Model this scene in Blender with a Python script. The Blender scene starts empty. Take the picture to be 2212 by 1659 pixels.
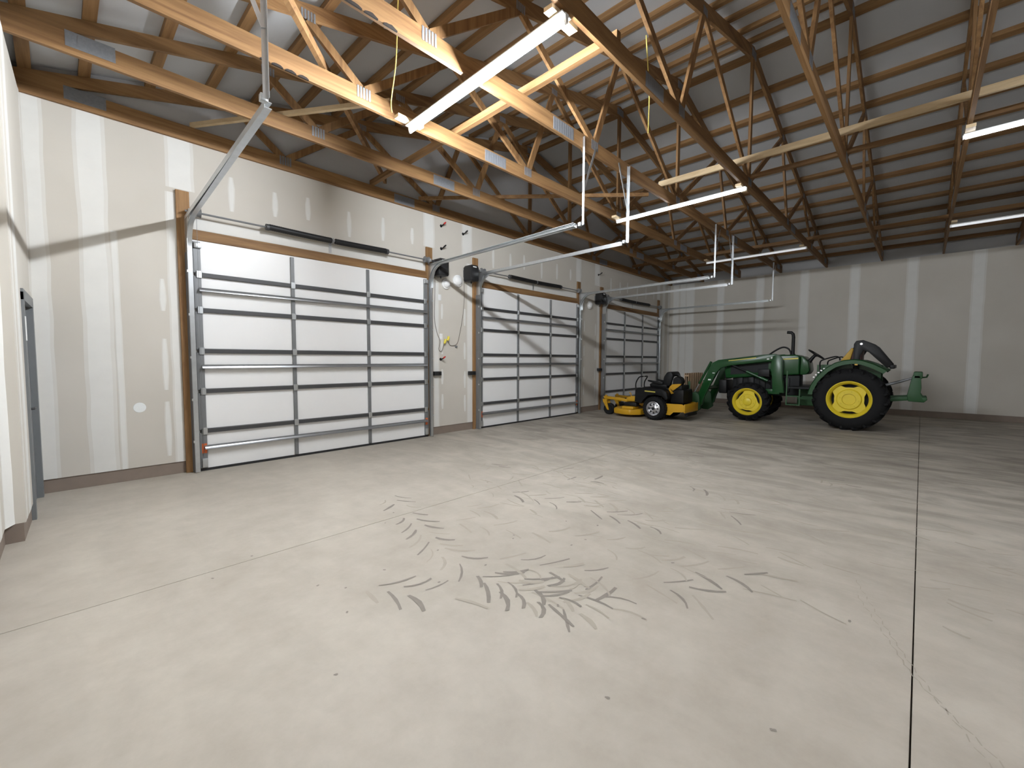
import bpy, bmesh, math, random
from mathutils import Vector, Matrix
random.seed(7)
SC = bpy.context.scene
COL = SC.collection
PI = math.pi

# ------------------------------------------------------------------ camera
def set_camera():
    f, yaw, pitch, roll, h = 930.76, 0.759221, 0.0570115, 0.0031723, 1.50178
    cy, sy, cp, sp = math.cos(yaw), math.sin(yaw), math.cos(pitch), math.sin(pitch)
    fw = Vector((cy*cp, sy*cp, -sp)); rt = Vector((sy, -cy, 0)); up = rt.cross(fw)
    r2 = rt*math.cos(roll) + up*math.sin(roll); u2 = -rt*math.sin(roll) + up*math.cos(roll)
    cam = bpy.data.cameras.new('camera'); ob = bpy.data.objects.new('camera', cam)
    COL.objects.link(ob)
    cam.sensor_fit = 'HORIZONTAL'; cam.sensor_width = 36.0; cam.lens = f/2212*36.0
    cam.clip_start = 0.02; cam.clip_end = 200
    m = Matrix((r2, u2, -fw)).transposed().to_4x4(); m.translation = Vector((0, 0, h))
    ob.matrix_world = m
    SC.camera = ob
set_camera()

# ------------------------------------------------------------------ world, exposure, lamps' strength
w = bpy.data.worlds.new('world'); SC.world = w; w.use_nodes = True
w.node_tree.nodes['Background'].inputs[0].default_value = (0.8, 0.9, 1, 1)
w.node_tree.nodes['Background'].inputs[1].default_value = 0.02
SC.view_settings.view_transform = 'Standard'; SC.view_settings.look = 'None'
SC.view_settings.exposure = 1.62; SC.view_settings.gamma = 1.0
SC.view_settings.use_curve_mapping = False
LAMP_ON = 172.0       # the lit strip over the doors
LAMP_DIM = 8.0        # the strips that barely glow
LAMP_MID = 44.0       # the strip overhead behind the camera

# ------------------------------------------------------------------ materials
MATS = {}
def nodes(name):
    m = bpy.data.materials.new(name); m.use_nodes = True
    nt = m.node_tree; b = nt.nodes['Principled BSDF']
    MATS[name] = m
    return m, nt, b
def N(nt, t, **k):
    n = nt.nodes.new(t)
    for a, v in k.items():
        if a.startswith('i_'): n.inputs[a[2:].replace('_', ' ')].default_value = v
        else: setattr(n, a, v)
    return n
def plain(name, col, rough=0.5, metal=0.0, spec=None, var=0.0, vscale=8.0, bump=0.0, bscale=60.0):
    m, nt, b = nodes(name)
    b.inputs['Base Color'].default_value = (*col, 1); b.inputs['Roughness'].default_value = rough
    b.inputs['Metallic'].default_value = metal
    if spec is not None: b.inputs['Specular IOR Level'].default_value = spec
    if var > 0 or bump > 0:
        tc = N(nt, 'ShaderNodeTexCoord')
    if var > 0:
        ns = N(nt, 'ShaderNodeTexNoise', i_Scale=vscale, i_Detail=5.0, i_Roughness=0.6)
        nt.links.new(tc.outputs['Object'], ns.inputs['Vector'])
        mx = N(nt, 'ShaderNodeMix', data_type='RGBA')
        mx.inputs[6].default_value = (*[max(0, c*(1-var)) for c in col], 1)
        mx.inputs[7].default_value = (*[min(1, c*(1+var)) for c in col], 1)
        nt.links.new(ns.outputs['Fac'], mx.inputs[0]); nt.links.new(mx.outputs[2], b.inputs['Base Color'])
    if bump > 0:
        n2 = N(nt, 'ShaderNodeTexNoise', i_Scale=bscale, i_Detail=4.0)
        nt.links.new(tc.outputs['Object'], n2.inputs['Vector'])
        bp = N(nt, 'ShaderNodeBump', i_Strength=bump, i_Distance=0.01)
        nt.links.new(n2.outputs['Fac'], bp.inputs['Height']); nt.links.new(bp.outputs[0], b.inputs['Normal'])
    return m
def wood(name, ca, cb, stretch):
    m, nt, b = nodes(name); b.inputs['Roughness'].default_value = 0.62
    b.inputs['Specular IOR Level'].default_value = 0.3
    tc = N(nt, 'ShaderNodeTexCoord'); oi = N(nt, 'ShaderNodeObjectInfo')
    mp = N(nt, 'ShaderNodeMapping'); mp.inputs['Scale'].default_value = stretch
    ad = N(nt, 'ShaderNodeVectorMath', operation='ADD')
    cm = N(nt, 'ShaderNodeCombineXYZ')
    ml = N(nt, 'ShaderNodeMath', operation='MULTIPLY'); ml.inputs[1].default_value = 37.0
    nt.links.new(oi.outputs['Random'], ml.inputs[0])
    for k in range(3): nt.links.new(ml.outputs[0], cm.inputs[k])
    nt.links.new(tc.outputs['Object'], ad.inputs[0]); nt.links.new(cm.outputs[0], ad.inputs[1])
    nt.links.new(ad.outputs[0], mp.inputs['Vector'])
    ns = N(nt, 'ShaderNodeTexNoise', i_Scale=1.0, i_Detail=6.0, i_Roughness=0.65, i_Distortion=0.6)
    nt.links.new(mp.outputs[0], ns.inputs['Vector'])
    cr = N(nt, 'ShaderNodeValToRGB')
    cr.color_ramp.elements[0].position = 0.32; cr.color_ramp.elements[0].color = (*ca, 1)
    cr.color_ramp.elements[1].position = 0.66; cr.color_ramp.elements[1].color = (*cb, 1)
    nt.links.new(ns.outputs['Fac'], cr.inputs['Fac'])
    hs = N(nt, 'ShaderNodeHueSaturation')
    mr = N(nt, 'ShaderNodeMapRange'); mr.inputs[3].default_value = 0.82; mr.inputs[4].default_value = 1.12
    nt.links.new(oi.outputs['Random'], mr.inputs[0]); nt.links.new(mr.outputs[0], hs.inputs['Value'])
    nt.links.new(cr.outputs[0], hs.inputs['Color'])
    nt.links.new(hs.outputs[0], b.inputs['Base Color'])
    return m
WA, WB = (0.165, 0.084, 0.034), (0.325, 0.186, 0.08)
wood('wood_x', WA, WB, (0.7, 14, 14)); wood('wood_y', WA, WB, (14, 0.7, 14)); wood('wood_z', WA, WB, (14, 14, 0.7))
wood('wood_pale', (0.52, 0.38, 0.22), (0.68, 0.53, 0.33), (4, 2, 12))
wood('pallet_wood', (0.34, 0.22, 0.13), (0.5, 0.36, 0.23), (12, 12, 1.5))

def drywall_mat():
    m, nt, b = nodes('drywall'); b.inputs['Roughness'].default_value = 0.7
    b.inputs['Specular IOR Level'].default_value = 0.25
    tc = N(nt, 'ShaderNodeTexCoord')
    ns = N(nt, 'ShaderNodeTexNoise', i_Scale=0.9, i_Detail=3.0)
    nt.links.new(tc.outputs['Object'], ns.inputs['Vector'])
    cr = N(nt, 'ShaderNodeValToRGB')
    cr.color_ramp.elements[0].position = 0.3; cr.color_ramp.elements[0].color = (0.55, 0.515, 0.455, 1)
    cr.color_ramp.elements[1].position = 0.7; cr.color_ramp.elements[1].color = (0.605, 0.57, 0.51, 1)
    nt.links.new(ns.outputs['Fac'], cr.inputs['Fac']); nt.links.new(cr.outputs[0], b.inputs['Base Color'])
drywall_mat()
plain('compound', (0.71, 0.70, 0.665), 0.75, var=0.06, vscale=5)
plain('compound_thin', (0.655, 0.635, 0.59), 0.75, var=0.05, vscale=5)
plain('compound_white', (0.78, 0.80, 0.79), 0.6)
plain('base_brown', (0.235, 0.185, 0.15), 0.75, var=0.15, vscale=6)

def concrete_mat():
    m, nt, b = nodes('concrete'); b.inputs['Specular IOR Level'].default_value = 0.35
    tc = N(nt, 'ShaderNodeTexCoord')
    n1 = N(nt, 'ShaderNodeTexNoise', i_Scale=0.55, i_Detail=7.0, i_Roughness=0.6)
    n2 = N(nt, 'ShaderNodeTexNoise', i_Scale=4.0, i_Detail=8.0, i_Roughness=0.7)
    n3 = N(nt, 'ShaderNodeTexNoise', i_Scale=1.0, i_Detail=6.0, i_Roughness=0.65, i_Distortion=0.8)
    mp = N(nt, 'ShaderNodeMapping'); mp.inputs['Scale'].default_value = (2.6, 0.9, 1); mp.inputs['Rotation'].default_value = (0, 0, 0.5)
    nt.links.new(tc.outputs['Object'], mp.inputs['Vector']); nt.links.new(mp.outputs[0], n3.inputs['Vector'])
    for n in (n1, n2): nt.links.new(tc.outputs['Object'], n.inputs['Vector'])
    r1 = N(nt, 'ShaderNodeValToRGB')
    r1.color_ramp.elements[0].position = 0.3; r1.color_ramp.elements[0].color = (0.41, 0.37, 0.31, 1)
    r1.color_ramp.elements[1].position = 0.7; r1.color_ramp.elements[1].color = (0.52, 0.475, 0.405, 1)
    nt.links.new(n1.outputs['Fac'], r1.inputs['Fac'])
    r2 = N(nt, 'ShaderNodeValToRGB')
    r2.color_ramp.elements[0].position = 0.28; r2.color_ramp.elements[0].color = (0.86, 0.845, 0.83, 1)
    r2.color_ramp.elements[1].position = 0.62; r2.color_ramp.elements[1].color = (1, 1, 1, 1)
    nt.links.new(n2.outputs['Fac'], r2.inputs['Fac'])
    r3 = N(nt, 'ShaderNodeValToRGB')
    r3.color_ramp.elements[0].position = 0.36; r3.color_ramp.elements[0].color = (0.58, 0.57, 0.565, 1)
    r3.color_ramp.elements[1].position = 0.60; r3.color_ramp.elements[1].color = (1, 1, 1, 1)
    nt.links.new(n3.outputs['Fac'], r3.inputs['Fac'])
    # tracked-in dirt streaks, strengthened toward the far end to paint in fading light
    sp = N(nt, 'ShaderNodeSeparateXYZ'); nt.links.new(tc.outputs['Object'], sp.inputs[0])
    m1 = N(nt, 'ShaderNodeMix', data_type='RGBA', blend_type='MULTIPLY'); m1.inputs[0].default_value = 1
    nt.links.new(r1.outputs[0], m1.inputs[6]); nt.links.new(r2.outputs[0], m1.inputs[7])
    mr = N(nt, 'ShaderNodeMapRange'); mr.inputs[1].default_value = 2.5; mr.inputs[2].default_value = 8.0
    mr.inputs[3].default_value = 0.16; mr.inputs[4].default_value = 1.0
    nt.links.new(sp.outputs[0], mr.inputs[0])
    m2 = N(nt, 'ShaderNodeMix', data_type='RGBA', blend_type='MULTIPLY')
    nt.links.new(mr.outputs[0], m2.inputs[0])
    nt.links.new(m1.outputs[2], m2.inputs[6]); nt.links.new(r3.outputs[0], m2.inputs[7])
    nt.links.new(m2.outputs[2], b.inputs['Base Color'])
    rr = N(nt, 'ShaderNodeMapRange'); rr.inputs[3].default_value = 0.5; rr.inputs[4].default_value = 0.75
    nt.links.new(n2.outputs['Fac'], rr.inputs[0]); nt.links.new(rr.outputs[0], b.inputs['Roughness'])
    bp = N(nt, 'ShaderNodeBump', i_Strength=0.12, i_Distance=0.004)
    nt.links.new(n2.outputs['Fac'], bp.inputs['Height']); nt.links.new(bp.outputs[0], b.inputs['Normal'])
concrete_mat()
plain('joint_dark', (0.11, 0.088, 0.07), 0.9)
plain('mud', (0.235, 0.21, 0.18), 0.9, var=0.2, vscale=9)
plain('mud_faint', (0.375, 0.335, 0.275), 0.9, var=0.12, vscale=9)
plain('insulation', (0.47, 0.475, 0.485), 0.55, var=0.05, vscale=2, bump=0.5, bscale=5)
plain('strut_steel', (0.30, 0.305, 0.31), 0.3, metal=0.7, var=0.1, vscale=8)
plain('door_white', (0.83, 0.827, 0.82), 0.42, var=0.02, vscale=3)
plain('steel_dark', (0.055, 0.055, 0.057), 0.5, metal=0.1)
plain('steel_grey', (0.20, 0.205, 0.21), 0.45, metal=0.3, var=0.12, vscale=7)
plain('galvanised', (0.58, 0.60, 0.61), 0.34, metal=0.85, var=0.15, vscale=12)
plain('plate', (0.24, 0.25, 0.27), 0.5, metal=0.4, var=0.25, vscale=40)
plain('black_plastic', (0.012, 0.012, 0.013), 0.5)
plain('black_spring', (0.008, 0.008, 0.009), 0.55)
plain('rubber', (0.0085, 0.0085, 0.009), 0.8, spec=0.25, var=0.25, vscale=14)
plain('seal_black', (0.02, 0.02, 0.021), 0.7)
plain('white_plastic', (0.82, 0.82, 0.81), 0.4)
plain('bark', (0.018, 0.012, 0.009), 0.95)
plain('orange_label', (0.65, 0.14, 0.035), 0.6)
plain('red_plastic', (0.5, 0.02, 0.015), 0.5)
plain('yellow_plug', (0.75, 0.62, 0.06), 0.5)
plain('yellow_cable', (0.72, 0.60, 0.16), 0.5)
plain('grey_cable', (0.18, 0.16, 0.13), 0.6)
plain('door_grey', (0.17, 0.18, 0.185), 0.42, var=0.08, vscale=5)
plain('tractor_green', (0.0085, 0.062, 0.014), 0.3, spec=0.5)
plain('tractor_green_dull', (0.02, 0.078, 0.024), 0.55)
plain('tractor_yellow', (0.72, 0.56, 0.03), 0.38)
plain('yellow_stripe', (0.70, 0.60, 0.12), 0.45)
plain('machine_black', (0.006, 0.006, 0.0065), 0.5, spec=0.3)
plain('machine_dark', (0.012, 0.013, 0.0135), 0.6, spec=0.3)
plain('mower_yellow', (0.56, 0.30, 0.012), 0.4)
plain('mower_seat', (0.006, 0.006, 0.0065), 0.55, spec=0.3)
plain('chrome', (0.7, 0.7, 0.72), 0.25, metal=0.9)
plain('seat_yellow', (0.55, 0.33, 0.04), 0.5)
plain('seat_maroon', (0.05, 0.012, 0.012), 0.5)
def emit(name, col, s, base=(0.9, 0.9, 0.9)):
    m, nt, b = nodes(name); b.inputs['Base Color'].default_value = (*base, 1)
    b.inputs['Emission Color'].default_value = (*col, 1); b.inputs['Emission Strength'].default_value = s
emit('lamp_faint', (0.93, 0.98, 1.04), 0.12); emit('lamp_mid', (0.93, 0.98, 1.04), LAMP_MID); emit('lamp_on', (0.93, 0.98, 1.04), LAMP_ON); emit('lamp_dim', (0.93, 0.98, 1.04), LAMP_DIM)

# ------------------------------------------------------------------ mesh helpers
class MB:
    def __init__(s): s.v = []; s.f = []
    def add(s, vs, fs):
        o = len(s.v); s.v += [tuple(q) for q in vs]; s.f += [tuple(i+o for i in q) for q in fs]; return s
    def box(s, x0, x1, y0, y1, z0, z1):
        return s.add([(x0,y0,z0),(x1,y0,z0),(x1,y1,z0),(x0,y1,z0),(x0,y0,z1),(x1,y0,z1),(x1,y1,z1),(x0,y1,z1)],
                     [(0,3,2,1),(4,5,6,7),(0,1,5,4),(1,2,6,5),(2,3,7,6),(3,0,4,7)])
    def beam(s, a, b, wd, ht, up=(0,0,1)):
        a = Vector(a); b = Vector(b); d = (b-a).normalized(); sd = d.cross(Vector(up)).normalized(); u = sd.cross(d)
        vs = []
        for p in (a, b):
            for (i, j) in ((-1,-1),(1,-1),(1,1),(-1,1)): vs.append(p + sd*(i*wd/2) + u*(j*ht/2))
        return s.add(vs, [(3,2,1,0),(4,5,6,7),(0,1,5,4),(1,2,6,5),(2,3,7,6),(3,0,4,7)])
    def tube(s, path, r, n=8, closed=False):
        P = [Vector(q) for q in path]; k = len(P); rs = r if isinstance(r, (list, tuple)) else [r]*k
        vs = []; u = None
        for i, q in enumerate(P):
            if closed: d = P[(i+1) % k] - P[i-1]
            else: d = P[min(i+1, k-1)] - P[max(i-1, 0)]
            d.normalize()
            if u is None:
                u = d.orthogonal().normalized()
            else:
                u = (u - d*u.dot(d)).normalized()
            w_ = d.cross(u)
            for j in range(n):
                t = 2*PI*j/n; vs.append(q + (u*math.cos(t) + w_*math.sin(t))*rs[i])
        fs = []
        for i in range(k if closed else k-1):
            i2 = (i+1) % k
            for j in range(n): fs.append((i*n+j, i*n+(j+1)%n, i2*n+(j+1)%n, i2*n+j))
        if not closed: fs += [tuple(range(n-1,-1,-1)), tuple((k-1)*n+j for j in range(n))]
        return s.add(vs, fs)
    def prism(s, poly, axis, lo, hi):
        n = len(poly)
        def P(a, b, c): return {'x': (c,a,b), 'y': (a,c,b), 'z': (a,b,c)}[axis]
        vs = [P(a,b,lo) for a,b in poly] + [P(a,b,hi) for a,b in poly]
        return s.add(vs, [tuple(range(n-1,-1,-1)), tuple(range(n,2*n))] + [(i,(i+1)%n,n+(i+1)%n,n+i) for i in range(n)])
    def lathe(s, prof, c, axis='x', n=32, closed=True):
        vs = []; k = len(prof)
        for i in range(n):
            t = 2*PI*i/n; a, b = math.cos(t), math.sin(t)
            for (r, h) in prof:
                vs.append({'x': (c[0]+h, c[1]+r*a, c[2]+r*b), 'y': (c[0]+r*a, c[1]+h, c[2]+r*b), 'z': (c[0]+r*a, c[1]+r*b, c[2]+h)}[axis])
        fs = []
        for i in range(n):
            i2 = (i+1) % n
            for j in range(k if closed else k-1):
                j2 = (j+1) % k; fs.append((i*k+j, i*k+j2, i2*k+j2, i2*k+j))
        return s.add(vs, fs)
    def mesh(s, name, mat, off=(0,0,0), smooth=True, bevel=0.0, seg=2):
        me = bpy.data.meshes.new(name)
        me.from_pydata([(a-off[0], b-off[1], c-off[2]) for a,b,c in s.v], [], s.f)
        bm = bmesh.new(); bm.from_mesh(me)
        bmesh.ops.remove_doubles(bm, verts=bm.verts, dist=1e-5)
        bmesh.ops.recalc_face_normals(bm, faces=bm.faces)
        if bevel > 0:
            es = [e for e in bm.edges if len(e.link_faces) == 2 and e.calc_face_angle(0) > 0.45]
            bmesh.ops.bevel(bm, geom=es, offset=bevel, segments=seg, affect='EDGES', profile=0.5, clamp_overlap=True)
        bm.to_mesh(me); bm.free()
        if smooth:
            me.polygons.foreach_set('use_smooth', [True]*len(me.polygons)); me.set_sharp_from_angle(angle=0.6)
        me.materials.append(MATS[mat]); return me
    def build(s, name, mat, parent=None, smooth=True, bevel=0.0, seg=2):
        off = parent['_o'] if parent is not None and '_o' in parent else (0,0,0)
        me = s.mesh(name, mat, off, smooth, bevel, seg)
        o = bpy.data.objects.new(name, me); COL.objects.link(o)
        if parent is not None:
            o.parent = parent
            if '_o' in parent: o['_o'] = parent['_o']
        return o
ROOTS = []
def thing(name, label, cat, loc=(0,0,0), group=None, kind=None):
    o = bpy.data.objects.new(name, None); COL.objects.link(o); o.location = loc; o['_o'] = tuple(loc)
    o.empty_display_size = 0.1
    return tag(o, label, cat, group, kind)
def tag(o, label=None, cat=None, group=None, kind=None):
    if label: o['label'] = label
    if cat: o['category'] = cat
    if group: o['group'] = group
    if kind: o['kind'] = kind
    return o
def solo(mb, name, mat, label, cat, loc=None, group=None, kind=None, bevel=0.0):
    loc = loc or mb.v[0]
    me = mb.mesh(name, mat, loc, True, bevel)
    o = bpy.data.objects.new(name, me); COL.objects.link(o); o.location = loc
    return tag(o, label, cat, group, kind)
def dup(root, loc, label=None):
    r = root.copy(); COL.objects.link(r); r.location = loc
    if label: r['label'] = label
    for ch in list(root.children):
        c = ch.copy(); COL.objects.link(c); c.parent = r
        for g in list(ch.children):
            d = g.copy(); COL.objects.link(d); d.parent = c
    return r

# ------------------------------------------------------------------ dimensions
D, F, H, BACK = 6.97, 16.0, 4.28, -7.0
YJ = 5.28                                          # the left wall steps back here
def lx(y, far=None):                               # face of the left wall
    if y >= YJ and far is not False: return -0.17 - 0.035*(D - y)
    return -0.335 - 0.012*(YJ - y)
DC = [3.085, 8.08, 13.07]                          # door centres along the wall
BB = 0.155                                         # height of the brown base board
T = 0.15
RID = 7.92
def cl(x):                                         # centre line of the truss top chord
    return 4.42 + 0.25*((x + 0.17) if x < RID else (2*RID + 0.17 - x))
def roof(x): return cl(x) + 0.163

# ------------------------------------------------------------------ floor: base and sawn slabs
fl = MB().box(-1.0, F+0.2, BACK-0.2, D+0.2, -0.16, -0.03).build('floor', 'joint_dark'); tag(fl, 'pale dusty concrete floor with sawn control joints', None, None, 'structure')
JY = [BACK-0.2, -3.62, -0.03, 3.575, D+0.2]
JX = [-1.0, F+0.2]
for i in range(len(JY)-1):
    g = 0.003
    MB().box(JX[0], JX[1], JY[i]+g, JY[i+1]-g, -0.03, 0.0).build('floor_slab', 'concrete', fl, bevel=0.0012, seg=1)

# ------------------------------------------------------------------ walls
def wall_box(mb, x0, x1, z0, z1): mb.box(x0, x1, D, D+T, z0, z1)
wb = MB(); OW, OH = 1.77, 3.0
xs = [lx(D)-T] + [v for c in DC for v in (c-OW, c+OW)] + [F+T]
for i in range(0, 8, 2): wall_box(wb, xs[i], xs[i+1], BB, H)
for c in DC: wall_box(wb, c-OW, c+OW, OH, H)
wback = wb.build('wall_back', 'drywall', smooth=False); tag(wback, 'unpainted drywall with white taped seams around the garage doors', None, None, 'structure')
wf = MB().box(F, F+T, BACK-T, D+T, BB, H).build('wall_right', 'drywall', smooth=False); tag(wf, 'unpainted drywall wall with vertical taped seams behind the tractor', None, None, 'structure')
# left wall with an opening for the walk door
WDY0, WDY1, WDZ = 5.93, 6.86, 2.08
def lw_piece(mb, y0, y1, z0, z1, a=0.0, b=T):
    if y0 < YJ < y1:
        lw_piece(mb, y0, YJ-1e-4, z0, z1, a, b); lw_piece(mb, YJ, y1, z0, z1, a, b); return
    p = [(lx(y0)-a,y0),(lx(y1)-a,y1),(lx(y1)-b,y1),(lx(y0)-b,y0)]
    mb.prism(p, 'z', z0, z1)
lw = MB(); lw_piece(lw, BACK-T, WDY0, BB, H); lw_piece(lw, WDY0, WDY1, WDZ, H); lw_piece(lw, WDY1, D+T, BB, H)
wl = lw.build('wall_left', 'drywall', smooth=False); tag(wl, 'drywall wall at the left edge with the grey walk door', None, None, 'structure')
wfr = MB().box(-1.0, F+T, BACK-T, BACK, 0, H).build('wall_front', 'drywall', smooth=False); tag(wfr, 'drywall wall behind the camera', None, None, 'structure')
# brown base boards, set back a little under the drywall
def base(name, mb, label): tag(mb.build(name, 'base_brown', smooth=False), label, None, None, 'structure')
mb = MB()
for i in range(0, 8, 2): mb.box(xs[i], xs[i+1], D+0.012, D+T, 0, BB)
base('baseboard_back', mb, 'brown base board under the drywall between the garage doors')
base('baseboard_right', MB().box(F+0.012, F+T, BACK-T, D+T, 0, BB), 'brown base board along the wall behind the tractor')
mb = MB(); lw_piece(mb, BACK-T, WDY0, 0, BB, 0.012, T); lw_piece(mb, WDY1, D+T, 0, BB, 0.012, T)
base('baseboard_left', mb, 'brown base board along the left wall')

# joint compound: thin wavy strips of plaster on the drywall
def strip(parent, plane, u, wd, z0, z1, wav=0.012, mat='compound', th=0.0018, taper=False):
    n = max(3, int((z1-z0)/0.28)); rows = []
    wav = min(wav, wd*0.12)*0.6; fe = min(0.025, wd*0.16)
    for i in range(n+1):
        z = z0 + (z1-z0)*i/n
        k = 1.0
        if taper: k = 0.3 + 0.7*math.sin(PI*(0.08 + 0.84*i/n))
        l = u - wd/2*k + random.uniform(-wav, wav); r = u + wd/2*k + random.uniform(-wav, wav)
        rows.append((l-fe, l+fe*0.4, r-fe*0.4, r+fe, z))
    def P(a, z, d):
        if plane == 'back': return (a, D-d, z)
        if plane == 'right': return (F-d, a, z)
        return (lx(a)+d, a, z)
    vs = []; fs = []; mi = []
    for (a, b, c, d, z) in rows: vs += [P(a, z, 0.0004), P(b, z, th), P(c, z, th), P(d, z, 0.0004), P(a, z, 0.0), P(d, z, 0.0)]
    for i in range(n):
        o = 6*i; q = o+6
        for j, m_ in ((0, 1), (1, 0), (2, 1)): fs.append((o+j, o+j+1, q+j+1, q+j)); mi.append(m_)
        fs += [(o+4, o, q, q+4), (o+3, o+5, q+5, q+3)]; mi += [1, 1]
    fs += [(0, 4, 5, 3, 2, 1), (6*n, 6*n+1, 6*n+2, 6*n+3, 6*n+5, 6*n+4)]; mi += [1, 1]
    me = bpy.data.meshes.new('joint_compound'); me.from_pydata(vs, [], fs)
    me.materials.append(MATS[mat]); me.materials.append(MATS['compound_thin'])
    bm = bmesh.new(); bm.from_mesh(me)
    bm.faces.ensure_lookup_table()
    for f_, m_ in zip(bm.faces, mi): f_.material_index = m_
    bmesh.ops.recalc_face_normals(bm, faces=bm.faces)
    bm.to_mesh(me); bm.free()
    o = bpy.data.objects.new('joint_compound', me); COL.objects.link(o); o.parent = parent
# back wall
strip(wback, 'back', -0.10, 0.13, BB, H); strip(wback, 'back', 0.345, 0.215, BB, H, 0.016, 'compound')
strip(wback, 'back', 0.515, 0.05, BB, 3.0, 0.006)
strip(wback, 'back', 1.17, 0.24, 3.66, H); strip(wback, 'back', 1.065, 0.09, BB, 3.6, 0.014)
for z0, z1 in ((0.25, 0.95), (1.1, 1.75), (2.1, 2.5)): strip(wback, 'back', 0.945, 0.055, z0, z1, 0.006, taper=True)
for c in DC:
    strip(wback, 'back', c+1.93, 0.21, 3.66, H); 
    for k, dx in enumerate((-1.4, -0.85, -0.38, 0.28, 0.9, 1.5)):
        strip(wback, 'back', c+dx+0.05, 0.065, 3.52 + 0.06*(k % 3), 3.98 - 0.05*(k % 2), 0.006, taper=True)
    strip(wback, 'back', c, 3.6, 3.19, 3.33, 0.01, 'compound')
for a, b in ((5.06, 6.10), (10.06, 11.09)):
    strip(wback, 'back', a+0.11, 0.10, BB, 3.0, 0.012); strip(wback, 'back', b-0.06, 0.12, BB, 3.5, 0.012)
    strip(wback, 'back', b-0.13, 0.24, 3.66, H)
    for z in (0.5, 1.0, 1.6, 2.3): strip(wback, 'back', a+0.25, 0.05, z, z+0.3, 0.006, taper=True); strip(wback, 'back', b-0.2, 0.05, z-0.1, z+0.25, 0.006, taper=True)
strip(wback, 'back', 15.45, 0.2, BB, H); strip(wback, 'back', 15.9, 0.16, BB, H)
mb = MB(); mb.lathe([(0.0001,0),(0.062,0),(0.058,-0.004),(0.0001,-0.005)], (0.675, D, 0.893), 'y', 20, False)
mb.build('patch', 'compound_white', wback)
# right wall
for y in (6.74, 6.48, 6.22): strip(wf, 'right', y, 0.2 if y > 6.3 else 0.27, BB, H)
for k in range(0, 11): strip(wf, 'right', 5.17 - 1.225*k, 0.2, BB, H, 0.014)
# left wall
for y, wd in ((6.9, 0.06), (5.66, 0.16), (5.3, 0.22), (4.9, 0.12), (4.4, 0.2), (3.3, 0.2)): strip(wl, 'left', y, wd, BB if y < 5.9 else 2.2, H, 0.012)

# ------------------------------------------------------------------ ceiling: white insulation sheet over purlins
cm = MB(); N_ = 60
Y0, Y1 = BACK-T, D+T
xsr = [lx(D)-0.5 + (F+0.3-(lx(D)-0.5))*i/N_ for i in range(N_+1)]
xsr = sorted(xsr + [RID])
vs = []; fs = []
for x in xsr:
    for y in (Y0, Y1):
        vs += [(x, y, roof(x)), (x, y, roof(x)+0.05)]
for i in range(len(xsr)-1):
    o = 4*i; q = o+4
    fs += [(o, q, q+2, o+2), (o+1, o+3, q+3, q+1), (o, o+1, q+1, q), (o+2, q+2, q+3, o+3)]
fs += [(0,2,3,1), (len(vs)-4, len(vs)-3, len(vs)-1, len(vs)-2)]
cm.add(vs, fs)
ceil = cm.build('ceiling', 'insulation', smooth=False); tag(ceil, 'white insulation sheet under the roof held by wooden purlins', None, None, 'structure')
MB().prism([(lx(D)-T, H), (F+T, H), (F+T, roof(F+T)), (RID, roof(RID)), (lx(D)-T, roof(lx(D)-T))], 'y', D+0.02, D+T).build('gable_sheet', 'insulation', ceil, smooth=False)
MB().prism([(lx(D)-T, H), (F+T, H), (F+T, roof(F+T)), (RID, roof(RID)), (lx(D)-T, roof(lx(D)-T))], 'y', BACK-T, BACK-0.02).build('gable_sheet', 'insulation', ceil, smooth=False)
MB().box(F+0.05, F+T, BACK-T, D+T, H, roof(F)+0.04).build('eave_sheet', 'insulation', ceil, smooth=False)
mb = MB(); lw_piece(mb, BACK-T, D+T, H, roof(-0.2), 0.05, T); mb.build('eave_sheet', 'insulation', ceil, smooth=False)
px_ = [0.33+0.575*k for k in range(13)] + [7.72] + [8.12] + [8.36+0.575*k for k in range(1, 13)] + [-0.12, 15.8]
for x in px_:
    zt = roof(x) - 0.001; s = 0.25 if x < RID else -0.25
    mb = MB(); hw = 0.05
    mb.prism([(x-hw, zt-hw*s), (x+hw, zt+hw*s), (x+hw, zt+hw*s-0.066), (x-hw, zt-hw*s-0.066)], 'y', BACK-0.02, D+0.01)
    mb.build('purlin', 'wood_y', ceil, smooth=False)

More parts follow.
